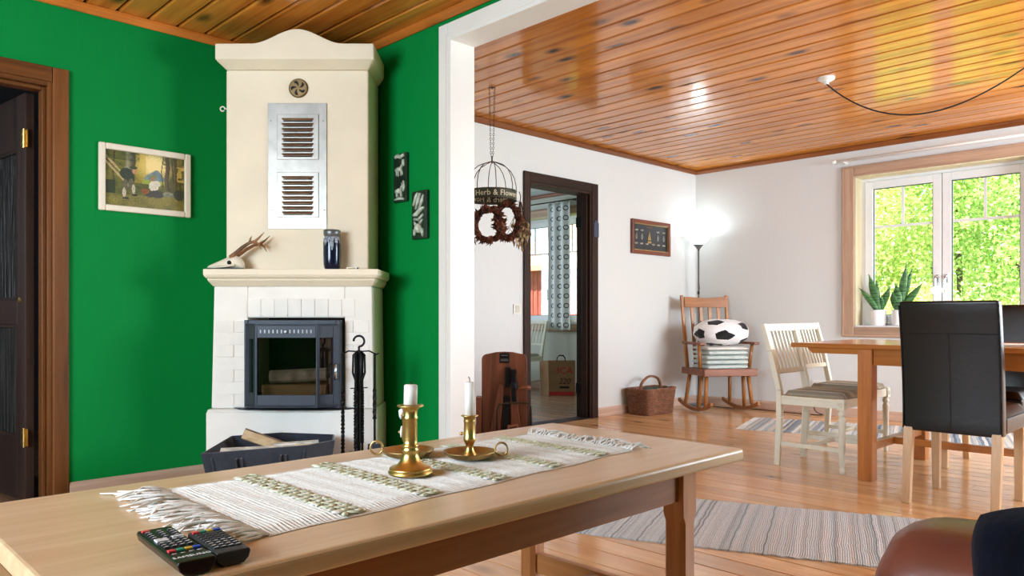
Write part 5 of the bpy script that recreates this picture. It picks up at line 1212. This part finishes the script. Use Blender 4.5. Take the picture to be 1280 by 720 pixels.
# ------------------------------------------------------------------ black leather chairs (local: faces -y, back at +y)
def black_chair(label, x, y, rz):
    t = thing('leather_chair', label, 'chair', (x, y, 0), rz); W2 = .213; D2 = .225
    for s_ in (-1, 1):
        MB().bar((s_*(W2-.024), D2+.02, 0), (s_*(W2-.024), D2-.02, .372), .036, .034, (0, 1, 0), .042, .042).build('leg', M['pale_oak'], t, bevel=.003)
        MB().bar((s_*(W2-.026), -D2+.02, 0), (s_*(W2-.026), -D2+.025, .372), .034, .034, (0, 1, 0), .042, .042).build('leg', M['pale_oak'], t, bevel=.003)
    se = MB(); n = 12
    def sfn(u, v): e = min(min(u, 1-u)*8, v*8, 1); e = math.sqrt(max(0, e*(2-e))); return ((u-.5)*2*W2, -D2-.01+v*(2*D2-.06), .445+.04*e)
    se.grid(sfn, 16, 14); se.build('seat_cushion', M['leather'], t, smooth=True)
    MB().box(-W2, W2, -D2-.01, D2-.0705, .365, .4445).build('seat_box', M['leather'], t, bevel=.012, seg=3)
    # backrest slab, slightly raked, rounded
    bo = MB(); H0, H1 = .355, .985
    def bpt(u, z, f_):
        k = (z-H0)/(H1-H0); yc = D2-.035+.075*k*k; th = .036-.008*k
        return (u*W2*(1.0+.0*k), yc+f_*th, z)
    m = 10
    vs = []; fs = []
    ring = [(-1, -1), (1, -1), (1, 1), (-1, 1)]
    for i in range(m+1):
        z = H0+(H1-H0)*i/m
        for u, f_ in ring: vs.append(bpt(u, z, f_))
    for i in range(m):
        for k in range(4): fs.append((i*4+k, i*4+(k+1) % 4, i*4+4+(k+1) % 4, i*4+4+k))
    fs += [(3, 2, 1, 0), tuple(m*4+k for k in range(4))]
    bo.add(vs, fs); bk_ = bo.build('backrest', M['leather'], t, bevel=.014, seg=4, smooth=True)
    zs_ = .83
    MB().tube([bpt(-.99+.1*i*1.98/2*1.0, zs_, 1.02) for i in range(21)], .0028, 6).build('seam', M['seam'], bk_)
    MB().tube([bpt(.0, H0+.01+(zs_-H0-.01)*i/12, 1.02) for i in range(13)], .0028, 6).build('seam', M['seam'], bk_)
    for s_ in (-1, 1): MB().tube([bpt(s_*.985, H0+.01+(H1-H0-.03)*i/16, 1.0) for i in range(17)], .0035, 6).build('piping', M['leather'], bk_, smooth=True)
    return t
black_chair('black leather chair with pale oak legs, its seamed back to the coffee table', 4.225, 1.113, PI/2)
black_chair('black leather chair on the window side of the dining table', 5.26, 1.25, -PI/2)

# ------------------------------------------------------------------ rocking chair corner
d0, l0 = 7.35, 1.99
RCZ = math.radians(45.57+13-90)
rc_ = thing('rocking_chair', 'honey oak rocking chair with slatted back in the corner', 'rocking chair', dl(d0, l0), RCZ)
def rz_at(y): return .012+.42*(y-.0)**2*(1.6 if y < 0 else 1.15)
for s_ in (-1, 1):
    pts = [(s_*.24, -.34+.68*i/16, rz_at(-.34+.68*i/16)+.014) for i in range(17)]
    b = MB(); n = len(pts); vs = []; fs = []
    for x, y, z in pts: vs += [(x-.014, y, z-.018), (x+.014, y, z-.018), (x+.014, y, z+.018), (x-.014, y, z+.018)]
    for i in range(n-1):
        for k in range(4): fs.append((i*4+k, i*4+(k+1) % 4, i*4+4+(k+1) % 4, i*4+4+k))
    fs += [(3, 2, 1, 0), tuple((n-1)*4+k for k in range(4))]; b.add(vs, fs); b.build('rocker', M['rock_x'], rc_, bevel=.005)
    for y0_, y1_ in ((-.22, -.19), (-.08, -.10), (.20, .15)):
        MB().tube([(s_*.24, y0_, rz_at(y0_)+.028), (s_*.215, y1_, .372)], [.017, .020], 10).build('leg', M['rock_z'], rc_, smooth=True)
    MB().tube([(s_*.255, -.14, .425), (s_*.275, -.16, .645)], [.018, .016], 10).build('arm_post', M['rock_z'], rc_, smooth=True)
    b = MB(); b.prism([(s_*.25, -.24), (s_*.31, -.24), (s_*.315, -.12), (s_*.285, .10), (s_*.262, .235), (s_*.245, .235), (s_*.25, 0)][::s_], .646, None, .670); b.build('armrest', M['rock_seat'], rc_, bevel=.007)
    MB().bar((s_*.225, .185, .395), (s_*.243, .285, 1.125), .034, .032, (0, 1, 0), .030, .026).build('back_post', M['rock_z'], rc_, bevel=.006)
MB().box(-.265, .265, -.245, .215, .385, .412).build('seat', M['rock_seat'], rc_, bevel=.008)
MB().box(-.275, .275, -.262, -.2455, .352, .422).build('front_rail', M['rock_seat'], rc_, bevel=.006)
for s_ in (-1, 1): MB().box(s_*.2655 if s_ > 0 else -.281, .281 if s_ > 0 else -.2655, -.245, .2, .356, .418).build('side_rail', M['rock_seat'], rc_, bevel=.006)
def tr(u, v):
    return None
b = MB(); prof = []
n = 12
vs = []; fs = []
for i in range(n+1):
    x = -.225+.45*i/n; zt = 1.098+.012*(1-math.cos((i/n-.5)*2*PI))*.5; yb = .268+.012*(1-(2*i/n-1)**2)
    for z, y in ((1.005, yb-.030), (zt, yb-.012), (zt, yb+.008), (1.005, yb-.010)): vs.append((x, y, z))
for i in range(n):
    for k in range(4): fs.append((i*4+k, i*4+4+k, i*4+4+(k+1) % 4, i*4+(k+1) % 4))
fs += [(0, 1, 2, 3), tuple(n*4+k for k in (3, 2, 1, 0))]
b.add(vs, fs); b.build('top_rail', M['rock_x'], rc_, bevel=.004)
for k in range(4):
    x = -.135+.09*k; MB().bar((x, .187, .413), (x*1.06, .256, 1.004), .034, .014, (0, 1, 0), .038, .014).build('back_slat', M['rock_z'], rc_, bevel=.004)
def rcw(x, y, z):
    c, s_ = math.cos(RCZ), math.sin(RCZ); p = dl(d0, l0); return Vector((p.x+c*x-s_*y, p.y+s_*x+c*y, z))
zq = .4126; rb = random.Random(9)
for k in range(5):
    h_ = .044 if k < 4 else .036; mt = M['mint'] if k < 4 else M['off_white']
    labs = ['bottom mint quilt of the folded stack on the rocking chair', 'second mint quilt up in the stack on the rocking chair', 'third mint quilt up in the stack on the rocking chair', 'upper mint quilt of the stack on the rocking chair', 'folded off-white quilt topping the stack under the football cushion']
    t = thing('folded_quilt', labs[k], 'quilt', rcw(0.0, -.045, zq), RCZ+rb.uniform(-.03, .03), 'folded quilts on the rocking chair'); w_ = .205+rb.uniform(-.006, .01); dd = .165
    for q in range(1):
        z0_, z1_ = .0004, h_-.0004
        def lay(u, v, z0_=z0_, z1_=z1_, w_=w_, q=q, k=k):
            a = v*2*PI; ex = .5; cx_ = math.copysign(abs(math.cos(a))**.35, math.cos(a)); cz_ = math.copysign(abs(math.sin(a))**.9, math.sin(a))
            sq = 1-max(0, abs(u-.5)*2-.9)*3
            return ((u-.5)*2*w_+.004*math.sin(v*20+k), cx_*dd*(.98+.02*q)*1.0+.003*math.sin(u*18+k*2), (z0_+z1_)/2+cz_*(z1_-z0_)/2*sq*(1-.07*(math.sin(u*19+k)**2)))
        b = MB(); b.grid(lay, 28, 16); n_ = len(b.v); b.f += [tuple(j*29 for j in range(16)), tuple(j*29+28 for j in range(15, -1, -1))]; b.build('quilt_layer', mt, t, smooth=True)
    zq += h_+.0008
# football cushion
fc = thing('football_cushion', 'plush football cushion with black patches on top of the folded quilts', 'cushion', rcw(.015, -.04, zq+.134), RCZ)
RA = (.262, .19, .125)
def bumpy(v):
    v = Vector([math.copysign(abs(k)**.82, k) for k in v])
    n_ = 1+.018*math.sin(v.x*9+1)*math.sin(v.z*11)+.012*math.sin(v.y*15+v.x*7); return Vector((v.x*RA[0]*n_, v.y*RA[1]*n_, v.z*RA[2]*n_))
bm = bmesh.new(); bmesh.ops.create_icosphere(bm, subdivisions=5, radius=1)
ico = [Vector(p).normalized() for p in [(0, 1, 1.618), (0, -1, 1.618), (0, 1, -1.618), (0, -1, -1.618), (1, 1.618, 0), (-1, 1.618, 0), (1, -1.618, 0), (-1, -1.618, 0), (1.618, 0, 1), (-1.618, 0, 1), (1.618, 0, -1), (-1.618, 0, -1)]]
rotm = Matrix.Rotation(.35, 3, 'X') @ Matrix.Rotation(.55, 3, 'Y') @ Matrix.Rotation(.3, 3, 'Z'); ico = [rotm @ p for p in ico]
me = bpy.data.meshes.new('plush_body'); 
for v in bm.verts:
    d_ = max(p.dot(v.co.normalized()) for p in ico); v.co = bumpy(v.co.normalized())
bm.to_mesh(me); bm.free(); me.materials.append(M['ball_white']); o = obj('plush_body', me, fc); sm(o)
for p in ico:
    u_ = p.orthogonal().normalized(); v_ = p.cross(u_); b = MB(); vs = []; fs = []; NR = 5; NS = 20
    vs.append(bumpy(p)*1.012)
    for r_ in range(1, NR+1):
        for k in range(NS):
            a = 2*PI*k/NS; seg = (a % (2*PI/5))-PI/5; rad = .36*math.cos(PI/5)/math.cos(seg)*r_/NR
            q = (p+u_*(math.tan(rad)*math.cos(a))+v_*(math.tan(rad)*math.sin(a))).normalized(); vs.append(bumpy(q)*(1.012 if r_ < NR else .999))
    for k in range(NS): fs.append((0, 1+k, 1+(k+1) % NS))
    for r_ in range(NR-1):
        for k in range(NS): fs.append((1+r_*NS+k, 1+(r_+1)*NS+k, 1+(r_+1)*NS+(k+1) % NS, 1+r_*NS+(k+1) % NS))
    b.add(vs, fs); b.build('black_patch', M['ball_black'], fc, smooth=True)

# floor lamp behind the rocking chair
lp = dl(7.755, 1.905)
t = thing('floor_lamp', 'grey uplighter floor lamp with a lit white glass bowl behind the rocking chair', 'floor lamp', (lp.x, lp.y, 0))
MB().lathe([(.105, 0), (.105, .012), (.095, .020), (.02, .028), (.012, .04)], 32).build('base', M['grey_metal'], t, smooth=False)
MB().tube([(0, 0, .035), (0, 0, 1.60)], .009, 12).build('pole', M['grey_metal'], t, smooth=True)
MB().lathe([(.010, 1.585), (.014, 1.60), (.030, 1.622), (.052, 1.645), (.050, 1.648), (.02, 1.640)], 28).build('shade_holder', M['grey_metal'], t, smooth=True)
MB().lathe([(.045, 1.650), (.075, 1.668), (.105, 1.697), (.125, 1.738), (.122, 1.738), (.102, 1.700), (.073, 1.673), (.045, 1.655)], 36, caps=False).build('glass_bowl', M['shade'], t, smooth=True)
MB().lathe([(.012, 1.14), (.012, 1.17)], 12).tube([(.012, 0, 1.17), (.022, 0, 1.20), (.012, 0, 1.26)], .003, 6).build('switch_box', M['black_cord'], t)
bl = light('lamp_bulb', 'POINT', (0, 0, 1.715), (0, 0, 0), 3, (.84, .96, 1.0)); bl.parent = t; bl.data.shadow_soft_size = .05
t = thing('power_cable', 'black lamp cable lying on the floor along the baseboard', 'cable', (0, 0, 0))
cpts = [Vector((lp.x+.1, lp.y-.03, .008)), Vector((6.80, 4.0, .006)), Vector((6.86, 3.8, .006)), Vector((6.90, 3.55, .006)), Vector((6.88, 3.3, .006)), Vector((6.93, 3.0, .006)), Vector((6.955, 2.9, .03))]
def smoothpts(p, n=8):
    out = []
    for i in range(len(p)-1):
        a, b_, c, d_ = p[max(0, i-1)], p[i], p[i+1], p[min(len(p)-1, i+2)]
        for k in range(n):
            u = k/n; out.append(.5*((2*b_)+(c-a)*u+(2*a-5*b_+4*c-d_)*u*u+(3*b_-a-3*c+d_)*u**3))
    return out+[p[-1]]
sp_ = on_x(1025, 481, XD)
cpts[-1] = Vector((6.955, sp_.y+.034, .05)); cpts.append(Vector((6.95, sp_.y+.034, sp_.z)))
MB().tube(smoothpts(cpts), .004, 7).build('cord', M['black_cord'], t, smooth=True)

# ------------------------------------------------------------------ wicker basket
wb = thing('wicker_basket', 'rectangular brown wicker basket with arched handle standing by the white wall', 'basket', (5.955, 4.20, 0))
hx, hy, hz_ = .235, .135, .235
def wpt(a, z, sc=1.0):
    k = .86+.14*z/hz_; ex = .22; c, s_ = math.cos(a), math.sin(a); return (hx*k*sc*math.copysign(abs(c)**ex, c), hy*k*sc*math.copysign(abs(s_)**ex, s_), z)
N = 64
b = MB(); b.grid(lambda u, v: wpt(u*2*PI, .004+v*(hz_-.01), .975), N, 4); b.build('liner', M['wicker'], wb, solid=.004)
rows = 19
for r_ in range(rows):
    z = .008+r_*(hz_-.02)/(rows-1); b = MB(); pts = []
    for k in range(N*2): a = 2*PI*k/(N*2); p = wpt(a, z, 1.0+.012*(1 if (k//2+r_) % 2 else -1)); pts.append(p)
    b.tube(pts, .0058, 5, closed=True); b.build('woven_row', M['wicker'], wb, smooth=True)
for k in range(36):
    a = 2*PI*(k+.5)/36; MB().tube([wpt(a, .004), wpt(a, hz_)], .0045, 5).build('stake', M['wicker'], wb)
for ph in (0, 1, 2): MB().tube([Vector(wpt(2*PI*k/96, hz_+.006*math.sin(k*.9+ph*2.1), 1.0+.02*math.cos(k*.9+ph*2.1))) for k in range(96)], .0065, 6, closed=True).build('rim_braid', M['wicker'], wb, smooth=True)
MB().prism([wpt(2*PI*k/32, .004, .97)[:2] for k in range(32)], .001, None, .008).build('bottom', M['wicker'], wb)
for off in (0, .010): MB().tube([(-.165*math.cos(PI*i/16)*1.0, off-.005+.004*math.sin(i), hz_-.03+.145*math.sin(PI*i/16)**.75) for i in range(17)], .010, 8).build('handle', M['wicker'], wb, smooth=True)
b = MB(); b.grid(lambda u, v: ((u-.5)*.33, (v-.5)*.17, .218+.03*math.sin(u*PI)*math.sin(v*PI)+.008*math.sin(u*14)*math.sin(v*9)), 20, 12)
t = tag(b.build('folded_cloth', M['green_cloth'], None, loc=(5.955, 4.20, 0), smooth=True, solid=.006), 'dark green cloth folded inside the wicker basket', 'cloth')

# ------------------------------------------------------------------ old wooden hand machine by the dark doorway
ob = thing('wooden_hand_mill', 'old dark wooden board with iron crank mechanism and turned knob by the doorway', 'hand mill', dl(5.50, -.055), YAW-PI/2)
out = [(-.165, .03), (.165, .03), (.165, .60)]+[(.165-.04*(1-math.cos(a)), .60+.04*math.sin(a)) for a in [PI/2*i/6 for i in range(1, 7)]]+[(.06, .654), (0, .657), (-.06, .654)]+[(-.125-.04*math.sin(a), .60+.04*math.cos(a)) for a in [PI/2*i/6 for i in range(0, 7)]]
MB().extr_y(out, 0, .028).build('board', M['old_wood'], ob, bevel=.006)
MB().box(-.035, .035, -.004, -.0003, .575, .648).build('name_plate', M['iron'], ob, bevel=.001)
for z_, w_ in ((.628, .024), (.600, .028), (.590, .028)): MB().box(-w_, w_, -.0048, -.0042, z_, z_+.005).build('plate_print', M['grey_metal'], ob)
MB().box(.005, .042, -.02, -.0003, .40, .545).build('iron_slot', M['iron'], ob, bevel=.003)
b = MB(); b.box(.05, .088, -.06, -.0003, .30, .53).box(.056, .082, -.085, -.0605, .34, .50); b.lathe([(.022, -.03), (.026, -.02), (.026, .02), (.018, .03)], 16, (.07, -.07, .42)); b.build('iron_mechanism', M['iron'], ob, bevel=.004)
MB().tube([(.09, -.06, .40), (.13, -.062, .405), (.155, -.064, .405), (.19, -.066, .402)], [.010, .012, .016, .012], 12).build('crank_knob', M['rock_seat'], ob, smooth=True)
for x0_, x1_ in ((-.055, -.015), (.035, .08)): MB().bar((x0_-.02 if x0_ < 0 else x1_+.01, -.04, .03), (x0_+.035 if x0_ < 0 else x1_-.02, -.025, .42), .075, .03, (0, 1, 0), .04, .03).build('leg_board', M['old_wood'], ob, bevel=.004)
MB().bar((.005, -.05, .03), (.02, -.03, .34), .05, .02, (0, 1, 0), .045, .02).build('iron_strap', M['iron'], ob)
MB().tube([(-.055, -.075, .02), (-.052, -.075, .24), (-.035, -.075, .285), (.02, -.075, .293), (.165, -.06, .293), (.19, -.06, .265), (.195, -.05, .12), (.205, -.05, .06), (.245, -.06, .006)], .007, 8).build('wire_bail', M['wire'], ob, smooth=True)
MB().box(-.205, -.166, -.02, .08, 0, .33).build('side_box', M['old_wood'], ob, bevel=.004)
MB().box(-.24, .18, -.12, .10, 0, .0295).build('foot_board', M['old_wood'], ob, bevel=.004)
MB().tube([(.03, -.10, .10), (.03, -.08, .13), (.09, -.08, .135), (.10, -.10, .05)], .012, 8).build('clamp', M['rock_seat'], ob, smooth=True)

# ------------------------------------------------------------------ bedroom: paper bag, curtain
bp = on_z(686, 494.5, 0)
pb = thing('paper_bag', 'brown paper grocery bag printed with red ICA letters standing in the bedroom', 'paper bag', (bp.x, bp.y, 0), YAW-PI/2-.08)
BW, BD, BH = .30, .17, .40
X0_, X1_ = -.005, BW
prof = []
b = MB(); b.add([(0, 0, 0), (BW, 0, 0), (BW, BD, 0), (0, BD, 0), (-.006, .004, BH), (BW+.004, .003, BH-.005), (BW+.004, BD-.004, BH), (-.006, BD-.003, BH-.004), (-.10, .13, 0), (-.11, .12, BH-.01)], [(3, 2, 1, 0), (0, 1, 5, 4), (1, 2, 6, 5), (2, 3, 7, 6), (8, 0, 4, 9), (3, 8, 9, 7)]); b.build('bag_body', M['kraft'], pb, solid=.003)
for y_ in (.01, BD-.01): MB().tube([(BW*.30, y_, BH-.03), (BW*.31, y_, BH+.03), (BW*.40, y_, BH+.06), (BW*.55, y_, BH+.058), (BW*.62, y_, BH+.03), (BW*.63, y_, BH-.03)], .005, 6).build('bag_handle', M['ink'], pb, smooth=True)
vs, fs = text_geo('ICA', .125, .0008); b = MB(); b.add([(x*.92+BW*.62, -.0025-z, y*.85+.285) for x, y, z in vs], fs); b.build('red_letters', M['ica_red'], pb)
vs, fs = text_geo('220', .10, .0008); b = MB(); b.add([(x*.9+BW*.62+y*.2, -.0025-z, y*.95+.165) for x, y, z in vs], fs); b.build('black_figures', M['ink'], pb)
MB().box(BW*.42, BW*.78, -.0036, -.0022, .085, .108).build('black_bar', M['ink'], pb)
MB().box(.004, BW-.004, -.0036, -.0022, .006, .045).build('bottom_stripe', M['ica_red'], pb)
cu = thing('curtain', 'white curtain with columns of dark printed rings in the bedroom', 'curtain', (6.88, 6.03, .75))
b = MB(); b.grid(lambda u, v: (.018*math.sin(u*2*PI*2.5+.5)+.008*math.sin(v*4), u*.345+.012*math.sin(v*3)*(1-v), v*1.545), 40, 24); b.build('cloth', M['curtain'], cu, smooth=True, solid=.003)
for k in range(5): MB().tube([(.0+.014*math.cos(a), .03+k*.07, 1.555+.016*math.sin(a)) for a in [i*2*PI/12 for i in range(12)]], .0025, 6, closed=True).build('curtain_ring', M['wire'], cu)
t = thing('curtain_rod', 'thin dark curtain rod above the bedroom window', 'curtain rod', (6.88, 0, 2.318)); MB().tube([(0, 5.9, 0), (0, 7.5, 0)], .008, 8).build('rod', M['wire'], t, smooth=True)
for y_ in (6.0, 7.4): MB().box(0, .1195, y_-.006, y_+.006, -.006, .006).build('bracket', M['wire'], t)
t = thing('window_lantern', 'white lantern on the bedroom window sill', 'lantern', (7.07, 6.33, .8325)); MB().lathe([(.05, 0), (.052, .01), (.05, .10), (.045, .11)], 16).build('body', M['white_plastic'], t); MB().tube([(-.045, 0, .10), (-.04, 0, .16), (0, 0, .185), (.04, 0, .16), (.045, 0, .10)], .003, 6).build('handle', M['wire'], t)

# ------------------------------------------------------------------ plants and lamp on the dining window sill
def snake_plant(label, y, leaves, x=7.085):
    t = thing('snake_plant', label, 'plant', (x, y, WZ0+.0145)); R_ = .066
    MB().lathe([(R_*.90, 0), (R_*.96, .006), (R_, .02), (R_, .138), (R_*.93, .138), (R_*.9, .12), (.001, .118)], 32).build('pot', M['pot'], t, smooth=False, bevel=.002)
    MB().lathe([(R_*.91, .1195), (.001, .124)], 20).build('soil', M['soil'], t)
    for bx_, by_, tx, ty, tz, w_ in leaves:
        b = MB()
        def lf(u, v, bx_=bx_, by_=by_, tx=tx, ty=ty, tz=tz, w_=w_):
            k = v; cx_ = bx_+(tx-bx_)*k**1.4; cy_ = by_+(ty-by_)*k**1.3; cz_ = .121+(tz-.121)*k
            ww = 1.3*w_*(.45+1.1*k*(1-k)*2.2)*(1 if k < .7 else max(.02, (1-k)/.3)**.8); s_ = (u-.5)*2
            tw = .5*k; return (cx_+ww*s_*math.sin(tw)*.6+.010*s_*s_-.005, cy_+ww*s_*math.cos(tw), cz_)
        b.grid(lf, 4, 12); b.build('leaf', M['snake'], t, smooth=True, solid=.003)
    return t
snake_plant('snake plant in a white pot near the window reveal', 2.552, [(0, 0, 0, .085, .46, .030), (-.01, .01, -.02, .16, .34, .026), (.01, -.01, .0, -.10, .345, .028), (0, .02, .01, .02, .40, .026), (.01, -.02, -.01, -.03, .27, .02)])
snake_plant('taller snake plant in a white pot behind the black leather chair', 2.372, [(0, 0, 0, -.055, .54, .026), (-.01, .01, -.01, .03, .37, .030), (.01, 0, .02, -.095, .50, .024), (0, .02, -.02, .06, .30, .030), (0, -.02, -.02, -.19, .37, .030), (.01, .01, .02, -.03, .42, .022)])
p = on_x(1170.5, 363, 7.06)
t = thing('shell_lamp', 'small glowing oval lamp on the window sill between the handles', 'lamp', (7.06, p.y, WZ0+.0145)); zz = p.z-WZ0-.0145
MB().lathe([(.035, 0), (.035, .008), (.008, .014), (.005, .03)], 18).build('base', M['white_plastic'], t); MB().tube([(0, 0, .02), (0, 0, zz-.03)], .004, 8).build('stem', M['white_plastic'], t)
MB().ell((0, 0, zz), (.04, .047, .032), 20, 12).build('shade', M['shade_warm'], t, smooth=True)

# ------------------------------------------------------------------ sofa corner in the foreground
sf = thing('leather_sofa', 'oxblood leather sofa with a rounded arm', 'sofa', (0, 0, 0))
MB().box(-1.0, 1.045, -.55, .40, .12, .41).build('seat_base', M['brown_leather'], sf, bevel=.03, seg=3)
for k in range(2): MB().box(-.99+k*1.02, .02+k*1.02, -.28, .42, .4105, .45).build('seat_cushion', M['brown_leather'], sf, bevel=.018, seg=3)
MB().box(-1.0, 1.045, -.75, -.30, .4105, .80).build('back_cushion', M['brown_leather'], sf, bevel=.06, seg=4)
def armf(xc):
    """padded arm: rounded section lofted along y with a domed front end"""
    b = MB(); n = 72; m = 60; vs = []; fs = []
    for i in range(m+1):
        u = i/m; y = -.75+1.155*u; k = 1 if u < .90 else max(0, 1-((u-.90)/.10)**3)**.4
        for q in range(n):
            a = 2*PI*q/n; cx_ = math.copysign(abs(math.cos(a))**.55, math.cos(a)); sz_ = math.copysign(abs(math.sin(a))**.6, math.sin(a))
            vs.append((xc+.135*cx_*(.72+.28*k)*(1+.02*math.sin(y*30)*(sz_ > 0)), y, .36+.262*sz_*(.80+.20*k)))
    for i in range(m):
        for q in range(n): fs.append((i*n+q, i*n+n+q, i*n+n+(q+1) % n, i*n+(q+1) % n))
    fs += [tuple(range(n)), tuple(m*n+q for q in range(n-1, -1, -1))]
    b.add(vs, fs); return b.build('armrest', M['brown_leather'], sf, smooth=True)
armf(1.182); armf(-1.14)
for x in (-1.1, 1.15):
    for y in (-.65, .3): MB().lathe([(.022, 0), (.028, .118)], 12, (x, y, 0)).build('foot', M['dark_wood'], sf)
cv = thing('navy_cushion', 'dark navy velvet cushion leaning against the leather arm', 'cushion', (.93, -.015, .4505), 0)
def cus(u, v):
    a = (u-.5)*2; c = (v-.5)*2; e = (1-abs(a)**3.2)*(1-abs(c)**3.2); return a, c, max(0, e)**.42
b = MB(); n = 40; L_, H_c = .25, .128
def side(sg):
    def f(u, v):
        a, c, e = cus(u, v); a, c = a*(1-.12*c**4), c*(1-.12*a**4); zz = H_c+c*H_c*(1-.04*a*a)
        return (sg*.085*e+.02*(zz/.24)-.005+.006*math.sin(a*6+c*4), a*L_*(1-.03*c*c)-.01*math.sin(c*3)+.045*c, max(.0, zz+.012*math.sin(a*3)))
    return f
b.grid(side(1), n, n); o_n = len(b.v); b.grid(lambda u, v: side(-1)(1-u, v), n, n); b.build('cushion_cover', M['navy'], cv, smooth=True)

# ------------------------------------------------------------------ outside
struct(MB().box(7.3, 60, -40, 60, -1.25, -.6).build('ground', M['grass']), 'sunlit lawn outside the windows', 'ground')
def tree(label, x, y, h, r, nleaf, mat, seed, low=.1, size=.10):
    rnd = np.random.RandomState(seed); t = thing('leafy_tree', label, 'tree', (x, y, -.6))
    MB().tube([(0, 0, 0), (.1, .05, h*.35), (.0, .1, h*.7)], [.06, .045, .02], 9).build('trunk', M['trunk'], t)
    for k in range(5):
        a = k*1.3+seed; MB().tube([(.05, .05, h*(.25+.09*k)), (r*.4*math.cos(a), r*.4*math.sin(a), h*(.40+.09*k)), (r*.8*math.cos(a), r*.8*math.sin(a), h*(.44+.1*k))], [.05, .03, .012], 6).build('branch', M['trunk'], t)
    ncl = 70; cl = rnd.normal(size=(ncl, 3)); cl /= np.linalg.norm(cl, axis=1)[:, None]; cl *= rnd.uniform(.35, 1, (ncl, 1))**.5; cl *= np.array([r, r, h*(1-low)/2])[None]; cl[:, 2] += h*(low+(1-low)/2)
    idx = rnd.randint(0, ncl, nleaf); c = cl[idx]+rnd.normal(size=(nleaf, 3))*np.array([.26, .26, .22])*r*.75
    q_ = np.maximum(1, np.hypot(c[:, 0], c[:, 1])/r); c[:, 0] /= q_; c[:, 1] /= q_; c[:, 2] = np.clip(c[:, 2], .12, h)
    d_ = rnd.normal(size=(nleaf, 3)); d_ /= np.linalg.norm(d_, axis=1)[:, None]; e = rnd.normal(size=(nleaf, 3)); e -= d_*(e*d_).sum(1)[:, None]; e /= np.linalg.norm(e, axis=1)[:, None]
    s_ = size*rnd.uniform(.6, 1.3, (nleaf, 1)); V = np.stack([c-d_*s_*.5, c+e*s_*.32, c+d_*s_*.5, c-e*s_*.32], 1).reshape(-1, 3); F = np.arange(nleaf*4).reshape(-1, 4)
    me = bpy.data.meshes.new('foliage'); me.from_pydata(V.tolist(), [], F.tolist()); me.materials.append(mat); stuff(obj('foliage', me, t)); return t
tree('yellow-green broadleaf tree filling the left half of the oak framed window', 11.8, 4.55, 5.6, 1.15, 34000, M['leaf_b'], 1, .05, .062)
tree('light green tree outside the right hand window sash', 11.6, 2.25, 5.2, 1.1, 32000, M['leaf_a'], 3, .05, .062)
tree('bright green tree seen behind the window handles', 14.6, 3.9, 6.6, 1.6, 36000, M['leaf_a'], 2, .03, .075)
tree('tall pale tree standing deep in the garden beyond the left sash', 18.8, 6.0, 8.6, 2.0, 24000, M['leaf_b'], 4, .03, .11)
tree('tall green tree standing deep in the garden beyond the right sash', 18.8, 1.8, 8.8, 2.0, 24000, M['leaf_a'], 5, .03, .11)
tree('low round bush close outside the dining window', 9.9, 3.25, 1.9, .75, 16000, M['leaf_b'], 6, .0, .05)
tree('garden tree beyond the left edge of the oak framed window', 15.0, 7.3, 6.4, 1.6, 22000, M['leaf_b'], 8, .03, .075)
tree('small garden tree beyond the right edge of the oak framed window', 14.8, .5, 5.8, 1.6, 22000, M['leaf_a'], 7, .03, .075)
# red barn seen through the bedroom window
bn = thing('red_barn', 'red wooden barn with a pale tiled roof outside the bedroom window', 'building', (17.0, 15.6, -.6), 0)
MB().box(0, 6, -3.2, 1.2, 0, 3.1).build('wall', M['barn_red'], bn)
for k in range(22): MB().box(-.03, -.0005, -3.2+k*.2, -3.2+k*.2+.05, 0, 3.1).build('batten', M['barn_red'], bn)
MB().add([(-.5, -3.6, 2.9), (-.5, 1.6, 2.9), (3, 1.6, 5.4), (3, -3.6, 5.4), (-.5, -3.6, 3.05), (-.5, 1.6, 3.05), (3, 1.6, 5.55), (3, -3.6, 5.55)], [(0, 1, 2, 3), (7, 6, 5, 4), (0, 4, 5, 1), (1, 5, 6, 2), (2, 6, 7, 3), (3, 7, 4, 0)]).build('roof', M['barn_roof'], bn)
for y_ in (-1.6, -.2):
    wn = MB().box(-.08, -.0305, y_-.45, y_+.45, 1.1, 2.1).build('window', M['white_paint'], bn)
    for a in (0, 1):
        for c in (0, 1, 2): MB().box(-.085, -.0805, y_-.39+a*.41, y_-.02+a*.41, 1.16+c*.3, 1.42+c*.3).build('pane', M['slot'], wn)
